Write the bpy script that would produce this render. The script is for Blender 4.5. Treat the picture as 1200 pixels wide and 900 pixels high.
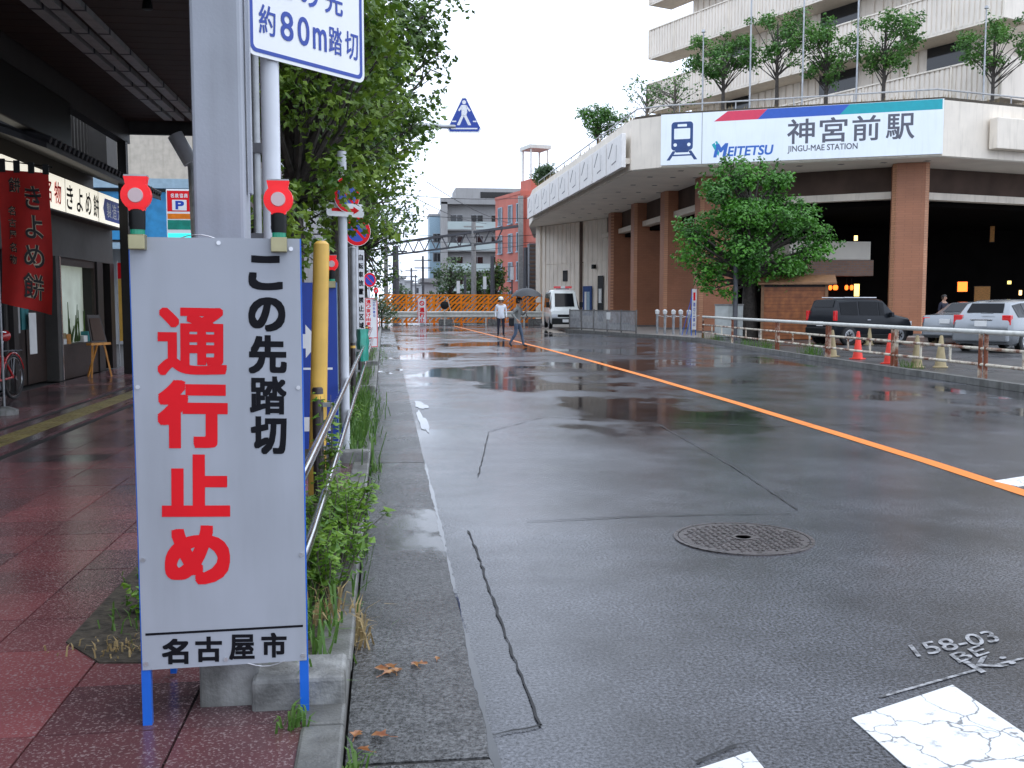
import bpy, bmesh, math, random
from mathutils import Vector, Matrix
R = math.radians
rnd = random.Random(11)
sc = bpy.context.scene
C = sc.collection
for o in list(bpy.data.objects): bpy.data.objects.remove(o)

# ------------------------------------------------------------------ camera, sky, sun, exposure
F = 1167.0; EYE = 1.5; YAW = R(7.3); PITCH = math.atan(95 / 1167.0)
cam = bpy.data.cameras.new('camera'); camo = bpy.data.objects.new('camera', cam); C.objects.link(camo)
cam.sensor_width = 36; cam.lens = 36 * F / 1200; cam.clip_end = 3000; cam.clip_start = 0.05
camo.location = (0, 0, EYE); camo.rotation_euler = (math.pi / 2 - PITCH, 0, -YAW)
sc.camera = camo

world = bpy.data.worlds.new('World'); sc.world = world; world.use_nodes = True
nt = world.node_tree; nt.nodes.clear()
SUN_EL, SUN_AZ = R(66), R(110)
sky = nt.nodes.new('ShaderNodeTexSky'); sky.sky_type = 'NISHITA'; sky.sun_disc = False
sky.sun_elevation = SUN_EL; sky.sun_rotation = SUN_AZ; sky.dust_density = 4.0
hs = nt.nodes.new('ShaderNodeHueSaturation'); hs.inputs['Saturation'].default_value = 0.15
mx = nt.nodes.new('ShaderNodeMix'); mx.data_type = 'RGBA'; mx.inputs[0].default_value = 0.82
mx.inputs[7].default_value = (11.9, 13.4, 16.2, 1)          # even overcast cloud
bg = nt.nodes.new('ShaderNodeBackground'); bg.inputs[1].default_value = 0.1
wo = nt.nodes.new('ShaderNodeOutputWorld')
nt.links.new(sky.outputs[0], hs.inputs['Color']); nt.links.new(hs.outputs[0], mx.inputs[6])
nt.links.new(mx.outputs[2], bg.inputs[0]); nt.links.new(bg.outputs[0], wo.inputs[0])
sl = bpy.data.lights.new('sun', 'SUN'); sl.energy = 0.5; sl.angle = R(40); sl.color = (1, 0.98, 0.95)
so = bpy.data.objects.new('sun', sl); C.objects.link(so)
so.rotation_euler = (R(90) - SUN_EL, 0, math.pi - SUN_AZ)
sc.view_settings.view_transform = 'Standard'; sc.view_settings.look = 'None'
sc.view_settings.exposure = 0.55; sc.view_settings.gamma = 1.0; sc.view_settings.use_curve_mapping = False
sc.render.engine = 'CYCLES'
sc.cycles.use_denoising = True
sc.cycles.max_bounces = 6; sc.cycles.diffuse_bounces = 3; sc.cycles.glossy_bounces = 3
sc.cycles.transparent_max_bounces = 6; sc.cycles.transmission_bounces = 4; sc.cycles.volume_bounces = 1
sc.cycles.caustics_reflective = True; sc.cycles.caustics_refractive = False
sc.cycles.sample_clamp_indirect = 4.0; sc.cycles.blur_glossy = 1.0

# ------------------------------------------------------------------ reading positions off the ground plan
_cp, _sp, _cy, _sy = math.cos(PITCH), math.sin(PITCH), math.cos(YAW), math.sin(YAW)
def ray(px, py):
    a = (px - 600) / F; b = (450 - py) / F
    f = _cp + b * _sp; u = -_sp + b * _cp
    return Vector((f * _sy + a * _cy, f * _cy - a * _sy, u))
def gz(px, py, z=0.0):
    d = ray(px, py); t = (z - EYE) / d.z
    return Vector((d.x * t, d.y * t, z))
def gy(px, py, y):
    d = ray(px, py); t = y / d.y
    return Vector((d.x * t, y, EYE + d.z * t))

# ------------------------------------------------------------------ materials
M = {}
def mat(name, col, rough=0.6, metal=0.0, var=0.12, scale=6.0, bump=0.0, bscale=80.0, emit=None, estr=0.0,
        spec=0.5, coat=0.0, leaf=0.0, col2=None, dirt=0.0, rvar=0.0):
    m = bpy.data.materials.new(name); m.use_nodes = True
    n = m.node_tree.nodes; L = m.node_tree.links
    b = n['Principled BSDF']
    b.inputs['Roughness'].default_value = rough; b.inputs['Metallic'].default_value = metal
    b.inputs['Specular IOR Level'].default_value = spec; b.inputs['Coat Weight'].default_value = coat
    g = n.new('ShaderNodeNewGeometry')
    nz = n.new('ShaderNodeTexNoise'); nz.inputs['Scale'].default_value = scale; nz.inputs['Detail'].default_value = 5
    L.new(g.outputs['Position'], nz.inputs['Vector'])
    rp = n.new('ShaderNodeValToRGB'); L.new(nz.outputs[0], rp.inputs[0])
    c2 = col2 or tuple(min(1, c * (1 + var)) for c in col)
    c1 = col if col2 else tuple(c * (1 - var) for c in col)
    rp.color_ramp.elements[0].position = 0.32; rp.color_ramp.elements[1].position = 0.68
    rp.color_ramp.elements[0].color = (*c1, 1); rp.color_ramp.elements[1].color = (*c2, 1)
    out = rp.outputs[0]
    if dirt:
        mp = n.new('ShaderNodeMapping'); mp.inputs['Scale'].default_value = (3, 3, 0.35)
        L.new(g.outputs['Position'], mp.inputs[0])
        dn = n.new('ShaderNodeTexNoise'); dn.inputs['Scale'].default_value = 2.2; dn.inputs['Detail'].default_value = 8
        L.new(mp.outputs[0], dn.inputs['Vector'])
        dr = n.new('ShaderNodeValToRGB'); dr.color_ramp.elements[0].position = 0.5; dr.color_ramp.elements[1].position = 0.75
        dr.color_ramp.elements[0].color = (0, 0, 0, 1); dr.color_ramp.elements[1].color = (dirt,) * 3 + (1,)
        L.new(dn.outputs[0], dr.inputs[0])
        mm = n.new('ShaderNodeMix'); mm.data_type = 'RGBA'; L.new(dr.outputs[0], mm.inputs[0])
        L.new(out, mm.inputs[6]); mm.inputs[7].default_value = (col[0] * 0.35, col[1] * 0.33, col[2] * 0.28, 1)
        out = mm.outputs[2]
    L.new(out, b.inputs['Base Color'])
    if rvar:
        mr = n.new('ShaderNodeMapRange'); mr.inputs[3].default_value = max(0.02, rough - rvar); mr.inputs[4].default_value = min(1, rough + rvar)
        L.new(nz.outputs[0], mr.inputs[0]); L.new(mr.outputs[0], b.inputs['Roughness'])
    if bump:
        bn = n.new('ShaderNodeTexNoise'); bn.inputs['Scale'].default_value = bscale; bn.inputs['Detail'].default_value = 3
        L.new(g.outputs['Position'], bn.inputs['Vector'])
        bp = n.new('ShaderNodeBump'); bp.inputs['Strength'].default_value = bump; bp.inputs['Distance'].default_value = 0.01
        L.new(bn.outputs[0], bp.inputs['Height']); L.new(bp.outputs[0], b.inputs['Normal'])
    if emit:
        b.inputs['Emission Color'].default_value = (*emit, 1); b.inputs['Emission Strength'].default_value = estr
    if leaf:
        tr = n.new('ShaderNodeBsdfTranslucent'); L.new(out, tr.inputs[0])
        ms = n.new('ShaderNodeMixShader'); ms.inputs[0].default_value = leaf
        L.new(b.outputs[0], ms.inputs[1]); L.new(tr.outputs[0], ms.inputs[2])
        L.new(ms.outputs[0], n['Material Output'].inputs[0])
    M[name] = m
    return m

def asphalt(name, dark, light, rdry, rwet, plo, phi, pud_scale=0.22, agg=0.5, far=False):
    """wet asphalt: aggregate grain, damp film of varying gloss, shallow puddles lying in the hollows"""
    m = bpy.data.materials.new(name); m.use_nodes = True
    n = m.node_tree.nodes; L = m.node_tree.links; b = n['Principled BSDF']
    b.inputs['IOR'].default_value = 1.36
    g = n.new('ShaderNodeNewGeometry')
    def noise(s, d, vec=None, rough=0.5):
        t = n.new('ShaderNodeTexNoise'); t.inputs['Scale'].default_value = s; t.inputs['Detail'].default_value = d
        t.inputs['Roughness'].default_value = rough
        L.new(vec or g.outputs['Position'], t.inputs['Vector']); return t.outputs[0]
    def ramp(x, lo, hi, a, c):
        r = n.new('ShaderNodeMapRange'); r.interpolation_type = 'SMOOTHSTEP'
        r.inputs[1].default_value = lo; r.inputs[2].default_value = hi; r.inputs[3].default_value = a; r.inputs[4].default_value = c
        L.new(x, r.inputs[0]); return r.outputs[0]
    def mathn(op, x, y):
        r = n.new('ShaderNodeMath'); r.operation = op
        L.new(x, r.inputs[0])
        if isinstance(y, float): r.inputs[1].default_value = y
        else: L.new(y, r.inputs[1])
        return r.outputs[0]
    mp = n.new('ShaderNodeMapping'); mp.inputs['Scale'].default_value = (1.0, 0.62, 1); mp.inputs['Location'].default_value = (3.1, 7.7, 0)
    mp.inputs['Rotation'].default_value = (0, 0, 0.5)
    L.new(g.outputs['Position'], mp.inputs[0])
    big = noise(pud_scale, 7, mp.outputs[0], 0.58)
    pud = ramp(big, plo, phi, 0.0, 1.0)
    if far:                                              # hollows hold water only on the worn stretch further up the road
        sx = n.new('ShaderNodeSeparateXYZ'); L.new(g.outputs['Position'], sx.inputs[0])
        pud = mathn('MULTIPLY', pud, ramp(sx.outputs[1], 9.0, 13.0, 0.0, 1.0))
    film = ramp(noise(0.4, 7, None, 0.62), 0.42, 0.62, 0.0, 1.0)
    vor = n.new('ShaderNodeTexVoronoi'); vor.inputs['Scale'].default_value = 140; L.new(g.outputs['Position'], vor.inputs['Vector'])
    grain = noise(70, 5, None, 0.75)
    mix = n.new('ShaderNodeMix'); mix.data_type = 'RGBA'
    L.new(ramp(grain, 0.36, 0.66, 0.0, 1.0), mix.inputs[0])
    mix.inputs[6].default_value = (*dark, 1); mix.inputs[7].default_value = (*light, 1)
    stain = n.new('ShaderNodeMix'); stain.data_type = 'RGBA'; stain.blend_type = 'MULTIPLY'; stain.inputs[0].default_value = 1
    L.new(mix.outputs[2], stain.inputs[6])
    sr = n.new('ShaderNodeValToRGB'); L.new(noise(0.9, 8, None, 0.65), sr.inputs[0])
    sr.color_ramp.elements[0].position = 0.3; sr.color_ramp.elements[0].color = (0.42, 0.41, 0.4, 1)
    sr.color_ramp.elements[1].position = 0.7; sr.color_ramp.elements[1].color = (1.5, 1.52, 1.56, 1)
    L.new(sr.outputs[0], stain.inputs[7])
    dk = n.new('ShaderNodeMix'); dk.data_type = 'RGBA'; dk.blend_type = 'MULTIPLY'
    L.new(pud, dk.inputs[0]); L.new(stain.outputs[2], dk.inputs[6]); dk.inputs[7].default_value = (0.55, 0.52, 0.48, 1)
    L.new(dk.outputs[2], b.inputs['Base Color'])
    rf = n.new('ShaderNodeMix'); L.new(film, rf.inputs[0]); rf.inputs[2].default_value = rdry; rf.inputs[3].default_value = rwet
    rg = n.new('ShaderNodeMix'); L.new(pud, rg.inputs[0]); L.new(rf.outputs[0], rg.inputs[2]); rg.inputs[3].default_value = 0.035
    L.new(rg.outputs[0], b.inputs['Roughness'])
    bp = n.new('ShaderNodeBump'); bp.inputs['Distance'].default_value = 0.006
    st = n.new('ShaderNodeMix'); L.new(pud, st.inputs[0]); st.inputs[2].default_value = agg; st.inputs[3].default_value = 0.012
    L.new(st.outputs[0], bp.inputs['Strength'])
    L.new(mathn('ADD', vor.outputs[0], grain), bp.inputs['Height'])
    L.new(bp.outputs[0], b.inputs['Normal'])
    M[name] = m
    return m

asphalt('asphalt', (0.012, 0.0128, 0.0148), (0.135, 0.138, 0.152), 0.25, 0.075, 0.5, 0.56, 0.34, agg=0.12, far=True)
asphalt('asphalt_patch', (0.02, 0.021, 0.023), (0.078, 0.08, 0.086), 0.34, 0.16, 0.58, 0.64, agg=0.3)
asphalt('asphalt_lot', (0.03, 0.029, 0.028), (0.085, 0.082, 0.08), 0.42, 0.22, 0.6, 0.66, agg=0.25)
asphalt('gutter_concrete', (0.014, 0.014, 0.014), (0.15, 0.15, 0.148), 0.32, 0.1, 0.585, 0.64, 0.5, 0.35)

def tile_mat(name, red, dark):
    m = bpy.data.materials.new(name); m.use_nodes = True
    n = m.node_tree.nodes; L = m.node_tree.links; b = n['Principled BSDF']
    g = n.new('ShaderNodeNewGeometry'); oi = n.new('ShaderNodeObjectInfo')
    nz = n.new('ShaderNodeTexNoise'); nz.inputs['Scale'].default_value = 105; nz.inputs['Detail'].default_value = 3
    L.new(g.outputs['Position'], nz.inputs['Vector'])
    sp = n.new('ShaderNodeValToRGB'); sp.color_ramp.elements[0].position = 0.55; sp.color_ramp.elements[1].position = 0.66
    sp.color_ramp.elements[0].color = (0, 0, 0, 1); sp.color_ramp.elements[1].color = (0.8, 0.8, 0.8, 1); L.new(nz.outputs[0], sp.inputs[0])
    big = n.new('ShaderNodeTexNoise'); big.inputs['Scale'].default_value = 0.9; big.inputs['Detail'].default_value = 6
    L.new(g.outputs['Position'], big.inputs['Vector'])
    ad = n.new('ShaderNodeMath'); ad.operation = 'MULTIPLY_ADD'; L.new(oi.outputs['Random'], ad.inputs[0]); ad.inputs[1].default_value = 0.35
    L.new(big.outputs[0], ad.inputs[2])
    base = n.new('ShaderNodeValToRGB'); base.color_ramp.elements[0].position = 0.4; base.color_ramp.elements[1].position = 0.95
    base.color_ramp.elements[0].color = (*dark, 1); base.color_ramp.elements[1].color = (*red, 1); L.new(ad.outputs[0], base.inputs[0])
    mm = n.new('ShaderNodeMix'); mm.data_type = 'RGBA'; L.new(sp.outputs[0], mm.inputs[0]); L.new(base.outputs[0], mm.inputs[6])
    mm.inputs[7].default_value = (0.32, 0.24, 0.24, 1)
    L.new(mm.outputs[2], b.inputs['Base Color'])
    mr = n.new('ShaderNodeMapRange'); mr.inputs[1].default_value = 0.35; mr.inputs[2].default_value = 0.65
    mr.inputs[3].default_value = 0.07; mr.inputs[4].default_value = 0.28; L.new(big.outputs[0], mr.inputs[0]); L.new(mr.outputs[0], b.inputs['Roughness'])
    bp = n.new('ShaderNodeBump'); bp.inputs['Strength'].default_value = 0.25; bp.inputs['Distance'].default_value = 0.003
    L.new(nz.outputs[0], bp.inputs['Height']); L.new(bp.outputs[0], b.inputs['Normal'])
    M[name] = m
tile_mat('tile', (0.27, 0.085, 0.09), (0.05, 0.038, 0.043))

for a in [
    dict(name='kerb', col=(0.15, 0.15, 0.14), rough=0.45, var=0.3, scale=5, bump=0.3, dirt=0.8),
    dict(name='concrete', col=(0.2, 0.2, 0.19), rough=0.55, var=0.45, scale=9, bump=0.4, dirt=0.95),
    dict(name='soil', col=(0.022, 0.017, 0.012), rough=0.85, col2=(0.085, 0.07, 0.05), scale=26, bump=1.0, bscale=40),
    dict(name='grout', col=(0.03, 0.028, 0.027), rough=0.8, var=0.3, bump=0.2),
    dict(name='granite', col=(0.16, 0.14, 0.13), rough=0.4, var=0.3, scale=30, bump=0.2),
    dict(name='tactile', col=(0.24, 0.19, 0.07), rough=0.5, var=0.25, scale=3, dirt=0.5),
    dict(name='orange_paint', col=(0.75, 0.2, 0.01), rough=0.6, spec=0.3, var=0.15, scale=9, bump=0.15, bscale=120, dirt=0.25),
    dict(name='white_paint', col=(0.72, 0.73, 0.72), rough=0.5, var=0.08, scale=7, bump=0.2, bscale=140, dirt=0.3),
    dict(name='chalk', col=(0.34, 0.34, 0.35), rough=0.7, var=0.5, scale=45),
    dict(name='crack', col=(0.008, 0.008, 0.009), rough=0.6, var=0.3),
    dict(name='iron', col=(0.1, 0.085, 0.083), rough=0.3, metal=0.5, var=0.4, scale=20, bump=0.3, rvar=0.15),
    dict(name='board_white', col=(0.37, 0.39, 0.435), rough=0.5, var=0.05, scale=3, dirt=0.22),
    dict(name='sign_white', col=(0.8, 0.81, 0.82), rough=0.4, var=0.03, scale=3, dirt=0.08),
    dict(name='sign_red', col=(0.75, 0.01, 0.018), rough=0.6, spec=0.2, var=0.06),
    dict(name='sign_black', col=(0.006, 0.006, 0.009), rough=0.6, spec=0.15, var=0.1),
    dict(name='sign_blue', col=(0.008, 0.055, 0.42), rough=0.4, var=0.08),
    dict(name='frame_blue', col=(0.01, 0.13, 0.6), rough=0.35, var=0.08),
    dict(name='deep_blue', col=(0.012, 0.05, 0.33), rough=0.4, var=0.06),
    dict(name='bolt', col=(0.6, 0.6, 0.62), rough=0.3, metal=0.9),
    dict(name='lamp_red', col=(0.7, 0.008, 0.012), rough=0.35, spec=0.25, var=0.1, emit=(1, 0.012, 0.02), estr=0.22, coat=0.15),
    dict(name='lamp_lens', col=(0.55, 0.4, 0.4), rough=0.15, var=0.05, coat=0.5),
    dict(name='black_plastic', col=(0.008, 0.009, 0.009), rough=0.45, spec=0.25, var=0.1),
    dict(name='green_band', col=(0.01, 0.16, 0.1), rough=0.3, emit=(0.0, 0.6, 0.35), estr=0.1),
    dict(name='brass', col=(0.3, 0.27, 0.16), rough=0.35, metal=0.8, var=0.25),
    dict(name='post_grey', col=(0.37, 0.39, 0.435), rough=0.5, var=0.08, scale=3, dirt=0.3, bump=0.08),
    dict(name='pole_white', col=(0.66, 0.68, 0.72), rough=0.35, var=0.06, dirt=0.2),
    dict(name='galvanised', col=(0.36, 0.37, 0.38), rough=0.4, metal=0.5, var=0.2, dirt=0.4),
    dict(name='chrome', col=(0.55, 0.55, 0.56), rough=0.16, metal=1.0, var=0.1, dirt=0.3),
    dict(name='post_brown', col=(0.03, 0.02, 0.02), rough=0.4, var=0.2),
    dict(name='yellow_paint', col=(0.82, 0.5, 0.1), rough=0.42, var=0.1, scale=5, dirt=0.35),
    dict(name='teal_sheet', col=(0.01, 0.26, 0.19), rough=0.4, var=0.2),
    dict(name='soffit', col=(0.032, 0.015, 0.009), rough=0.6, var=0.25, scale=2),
    dict(name='beam_grey', col=(0.034, 0.031, 0.03), rough=0.55, var=0.15, dirt=0.4),
    dict(name='rail_cream', col=(0.38, 0.38, 0.38), rough=0.45, var=0.1, dirt=0.4),
    dict(name='shop_wall', col=(0.06, 0.055, 0.05), rough=0.6, var=0.1),
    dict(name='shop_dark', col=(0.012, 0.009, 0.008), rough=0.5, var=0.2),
    dict(name='wood_dark', col=(0.026, 0.014, 0.01), rough=0.5, var=0.3, scale=12),
    dict(name='roof_tile', col=(0.025, 0.025, 0.028), rough=0.6, var=0.2),
    dict(name='lightbox', col=(0.8, 0.78, 0.7), rough=0.4, var=0.03, emit=(1.0, 0.95, 0.8), estr=0.55),
    dict(name='glow_warm', col=(0.8, 0.6, 0.3), emit=(1.0, 0.62, 0.22), estr=2.5),
    dict(name='glow_orange', col=(0.8, 0.2, 0.03), emit=(1.0, 0.16, 0.02), estr=2.2),
    dict(name='glow_yellow', col=(0.8, 0.65, 0.2), emit=(1.0, 0.75, 0.2), estr=1.6),
    dict(name='glow_cyan', col=(0.02, 0.6, 0.6), emit=(0.05, 0.9, 0.85), estr=0.7),
    dict(name='case_light', col=(0.5, 0.55, 0.5), emit=(0.75, 0.85, 0.7), estr=0.16, var=0.2, scale=2),
    dict(name='banner_red', col=(0.42, 0.01, 0.006), rough=0.75, var=0.12),
    dict(name='text_black', col=(0.01, 0.008, 0.008), rough=0.6),
    dict(name='outline_pale', col=(0.5, 0.42, 0.3), rough=0.7),
    dict(name='wood_orange', col=(0.6, 0.26, 0.05), rough=0.45, var=0.2, scale=15),
    dict(name='bike_red', col=(0.4, 0.01, 0.012), rough=0.25, coat=0.5),
    dict(name='rubber', col=(0.014, 0.014, 0.015), rough=0.65, var=0.2),
    dict(name='paper', col=(0.72, 0.72, 0.7), rough=0.6, var=0.05),
    dict(name='teal_cloth', col=(0.02, 0.16, 0.17), rough=0.7, var=0.2),
    dict(name='leaf_maple', col=(0.03, 0.095, 0.008), rough=0.45, col2=(0.22, 0.33, 0.035), scale=3.4, leaf=0.3),
    dict(name='leaf_dark', col=(0.014, 0.05, 0.007), rough=0.45, col2=(0.11, 0.2, 0.022), scale=1.7, leaf=0.22),
    dict(name='leaf_camphor', col=(0.014, 0.075, 0.006), rough=0.45, col2=(0.1, 0.31, 0.025), scale=1.1, leaf=0.22),
    dict(name='leaf_roof', col=(0.03, 0.11, 0.015), rough=0.5, col2=(0.12, 0.28, 0.04), scale=1.5, leaf=0.25),
    dict(name='leaf_far', col=(0.05, 0.1, 0.04), rough=0.6, col2=(0.12, 0.2, 0.07), scale=0.6, leaf=0.2),
    dict(name='leaf_weed', col=(0.05, 0.15, 0.01), rough=0.45, col2=(0.22, 0.38, 0.035), scale=14, leaf=0.3),
    dict(name='leaf_tan', col=(0.2, 0.13, 0.05), rough=0.6, col2=(0.26, 0.2, 0.06), scale=5, leaf=0.2),
    dict(name='grass', col=(0.05, 0.14, 0.02), rough=0.5, col2=(0.15, 0.27, 0.05), scale=8, leaf=0.3),
    dict(name='straw', col=(0.28, 0.19, 0.08), rough=0.7, col2=(0.4, 0.3, 0.14), scale=10, leaf=0.2),
    dict(name='leaf_brown', col=(0.2, 0.055, 0.015), rough=0.4, col2=(0.4, 0.2, 0.07), scale=30),
    dict(name='bark', col=(0.06, 0.05, 0.042), rough=0.8, var=0.4, scale=12, bump=0.8, bscale=25),
    dict(name='bark_pale', col=(0.15, 0.13, 0.11), rough=0.8, var=0.3, scale=12, bump=0.6, bscale=25),
    dict(name='station_cream', col=(0.79, 0.71, 0.6), rough=0.6, var=0.06, scale=1.2, dirt=0.25),
    dict(name='station_soffit', col=(0.86, 0.8, 0.7), rough=0.6, var=0.06, scale=0.8),
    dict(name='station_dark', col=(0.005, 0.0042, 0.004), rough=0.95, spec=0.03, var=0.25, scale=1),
    dict(name='station_brown', col=(0.09, 0.06, 0.047), rough=0.8, spec=0.2, var=0.2, scale=1),
    dict(name='panel_white', col=(0.82, 0.79, 0.75), rough=0.55, var=0.05, dirt=0.2),
    dict(name='line_grey', col=(0.16, 0.15, 0.15), rough=0.6),
    dict(name='station_sign', col=(0.72, 0.77, 0.82), rough=0.3, var=0.03, scale=1, emit=(0.8, 0.9, 1.0), estr=0.1, dirt=0.1),
    dict(name='text_grey', col=(0.1, 0.1, 0.13), rough=0.5),
    dict(name='text_navy', col=(0.02, 0.06, 0.2), rough=0.5),
    dict(name='band_red', col=(0.72, 0.04, 0.1), rough=0.4, var=0.05),
    dict(name='band_blue', col=(0.02, 0.1, 0.48), rough=0.4, var=0.05),
    dict(name='band_teal', col=(0.0, 0.36, 0.42), rough=0.4, var=0.05),
    dict(name='logo_blue', col=(0.02, 0.13, 0.5), rough=0.4),
    dict(name='glass_dark', col=(0.012, 0.014, 0.017), rough=0.08, var=0.1, spec=0.6),
    dict(name='car_glass', col=(0.008, 0.009, 0.011), rough=0.06, var=0.1, spec=0.14),
    dict(name='car_silver', col=(0.25, 0.265, 0.28), rough=0.25, metal=0.55, var=0.03, coat=0.6),
    dict(name='car_black', col=(0.012, 0.014, 0.018), rough=0.3, spec=0.25, var=0.05, coat=0.06),
    dict(name='van_white', col=(0.68, 0.7, 0.66), rough=0.25, var=0.04, coat=0.5),
    dict(name='lamp_clear', col=(0.6, 0.62, 0.64), rough=0.12, var=0.05, coat=0.5),
    dict(name='tail_red', col=(0.5, 0.012, 0.015), rough=0.15, var=0.05, coat=0.5, emit=(1, 0.02, 0.02), estr=0.08),
    dict(name='alloy', col=(0.5, 0.51, 0.52), rough=0.3, metal=0.8),
    dict(name='cone_red', col=(0.72, 0.035, 0.015), rough=0.5, var=0.1),
    dict(name='cone_tan', col=(0.3, 0.24, 0.13), rough=0.7, var=0.2, dirt=0.4),
    dict(name='hut_wood', col=(0.2, 0.06, 0.018), rough=0.5, var=0.28, scale=5, col2=(0.33, 0.11, 0.03), dirt=0.3),
    dict(name='hut_trim', col=(0.2, 0.1, 0.045), rough=0.6, var=0.2),
    dict(name='cabinet', col=(0.42, 0.44, 0.42), rough=0.5, var=0.08, dirt=0.5),
    dict(name='fence_steel', col=(0.22, 0.21, 0.2), rough=0.5, metal=0.4, var=0.15, dirt=0.4),
    dict(name='apartment', col=(0.3, 0.295, 0.29), rough=0.7, var=0.08, scale=0.5, dirt=0.2),
    dict(name='balcony_green', col=(0.4, 0.47, 0.46), rough=0.4, var=0.08, scale=0.5),
    dict(name='brick_red', col=(0.48, 0.13, 0.09), rough=0.7, var=0.12, scale=0.7),
    dict(name='town', col=(0.45, 0.45, 0.46), rough=0.7, var=0.15, scale=0.2),
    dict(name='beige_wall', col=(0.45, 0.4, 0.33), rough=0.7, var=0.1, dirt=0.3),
    dict(name='pale_blue', col=(0.3, 0.42, 0.5), rough=0.5, var=0.1),
    dict(name='cyan_panel', col=(0.03, 0.25, 0.5), rough=0.5, var=0.15),
    dict(name='wall_grey', col=(0.34, 0.34, 0.34), rough=0.65, var=0.12, scale=0.8, dirt=0.4),
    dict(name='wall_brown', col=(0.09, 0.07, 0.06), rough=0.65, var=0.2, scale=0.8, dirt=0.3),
    dict(name='pole_concrete', col=(0.3, 0.29, 0.28), rough=0.7, var=0.12),
    dict(name='truss', col=(0.09, 0.09, 0.1), rough=0.6, var=0.15),
    dict(name='wire', col=(0.03, 0.03, 0.035), rough=0.6),
    dict(name='barrier_orange', col=(0.9, 0.25, 0.012), rough=0.6, spec=0.2, var=0.1, scale=2, dirt=0.1),
    dict(name='guard_white', col=(0.6, 0.6, 0.55), rough=0.45, var=0.08, dirt=0.3),
    dict(name='skin', col=(0.42, 0.24, 0.16), rough=0.5, var=0.05),
    dict(name='hair', col=(0.012, 0.01, 0.009), rough=0.45),
    dict(name='shirt_white', col=(0.7, 0.74, 0.8), rough=0.7, var=0.05, scale=6),
    dict(name='trousers_navy', col=(0.014, 0.015, 0.03), rough=0.8, var=0.2),
    dict(name='jacket_grey', col=(0.2, 0.21, 0.2), rough=0.8, var=0.15, scale=8),
    dict(name='denim', col=(0.07, 0.1, 0.15), rough=0.8, var=0.25, scale=10),
    dict(name='shoe', col=(0.012, 0.012, 0.014), rough=0.5),
    dict(name='helmet', col=(0.75, 0.74, 0.66), rough=0.3, coat=0.3),
    dict(name='umbrella', col=(0.02, 0.022, 0.025), rough=0.55, var=0.2),
    dict(name='rail_rust', col=(0.2, 0.075, 0.03), rough=0.7, var=0.4, scale=12, bump=0.3),
]: mat(**a)

def mixed(name, a, b, scale, lo, hi, rough=0.5, metal=0.0, zs=1.0):
    m = bpy.data.materials.new(name); m.use_nodes = True
    n = m.node_tree.nodes; L = m.node_tree.links; p = n['Principled BSDF']
    p.inputs['Roughness'].default_value = rough; p.inputs['Metallic'].default_value = metal
    g = n.new('ShaderNodeNewGeometry'); mp = n.new('ShaderNodeMapping'); mp.inputs['Scale'].default_value = (1, 1, zs)
    L.new(g.outputs['Position'], mp.inputs[0])
    z = n.new('ShaderNodeTexNoise'); z.inputs['Scale'].default_value = scale; z.inputs['Detail'].default_value = 7; z.inputs['Roughness'].default_value = 0.65
    L.new(mp.outputs[0], z.inputs['Vector'])
    r = n.new('ShaderNodeValToRGB'); r.color_ramp.elements[0].position = lo; r.color_ramp.elements[1].position = hi
    r.color_ramp.elements[0].color = (*a, 1); r.color_ramp.elements[1].color = (*b, 1)
    L.new(z.outputs[0], r.inputs[0]); L.new(r.outputs[0], p.inputs['Base Color'])
    bp = n.new('ShaderNodeBump'); bp.inputs['Strength'].default_value = 0.3; bp.inputs['Distance'].default_value = 0.004
    L.new(z.outputs[0], bp.inputs['Height']); L.new(bp.outputs[0], p.inputs['Normal'])
    M[name] = m
mixed('road_white', (0.7, 0.71, 0.71), (0.14, 0.14, 0.145), 11.0, 0.6, 0.72, 0.5)
mixed('line_orange', (0.76, 0.2, 0.01), (0.22, 0.09, 0.04), 8.0, 0.6, 0.74, 0.6)
mixed('chalk', (0.36, 0.36, 0.37), (0.07, 0.07, 0.072), 22.0, 0.44, 0.6, 0.7)
def crazed(m, scale, w):
    # hairline crazing over the paint
    n = m.node_tree.nodes; L = m.node_tree.links; p = n['Principled BSDF']; src = p.inputs['Base Color'].links[0].from_socket
    g = n.new('ShaderNodeNewGeometry'); nz = n.new('ShaderNodeTexNoise'); nz.inputs['Scale'].default_value = 6; nz.inputs['Detail'].default_value = 6
    L.new(g.outputs['Position'], nz.inputs['Vector'])
    ad = n.new('ShaderNodeVectorMath'); ad.operation = 'MULTIPLY_ADD'; ad.inputs[1].default_value = (.28, .28, 0); L.new(nz.outputs[1], ad.inputs[0]); L.new(g.outputs['Position'], ad.inputs[2])
    v = n.new('ShaderNodeTexVoronoi'); v.feature = 'DISTANCE_TO_EDGE'; v.inputs['Scale'].default_value = scale; L.new(ad.outputs[0], v.inputs['Vector'])
    r = n.new('ShaderNodeMapRange'); r.inputs[1].default_value = w * .4; r.inputs[2].default_value = w; r.inputs[3].default_value = .8; r.inputs[4].default_value = 0; L.new(v.outputs[0], r.inputs[0])
    mx_ = n.new('ShaderNodeMix'); mx_.data_type = 'RGBA'; L.new(r.outputs[0], mx_.inputs[0]); L.new(src, mx_.inputs[6]); mx_.inputs[7].default_value = (.06, .06, .062, 1); L.new(mx_.outputs[2], p.inputs['Base Color'])
crazed(M['road_white'], 4.5, .018)
mixed('rust_pipe', (0.6, 0.55, 0.44), (0.17, 0.055, 0.022), 3.5, 0.46, 0.6, 0.55)
mixed('rust_post', (0.55, 0.47, 0.36), (0.19, 0.05, 0.018), 3.0, 0.36, 0.52, 0.6)

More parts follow.
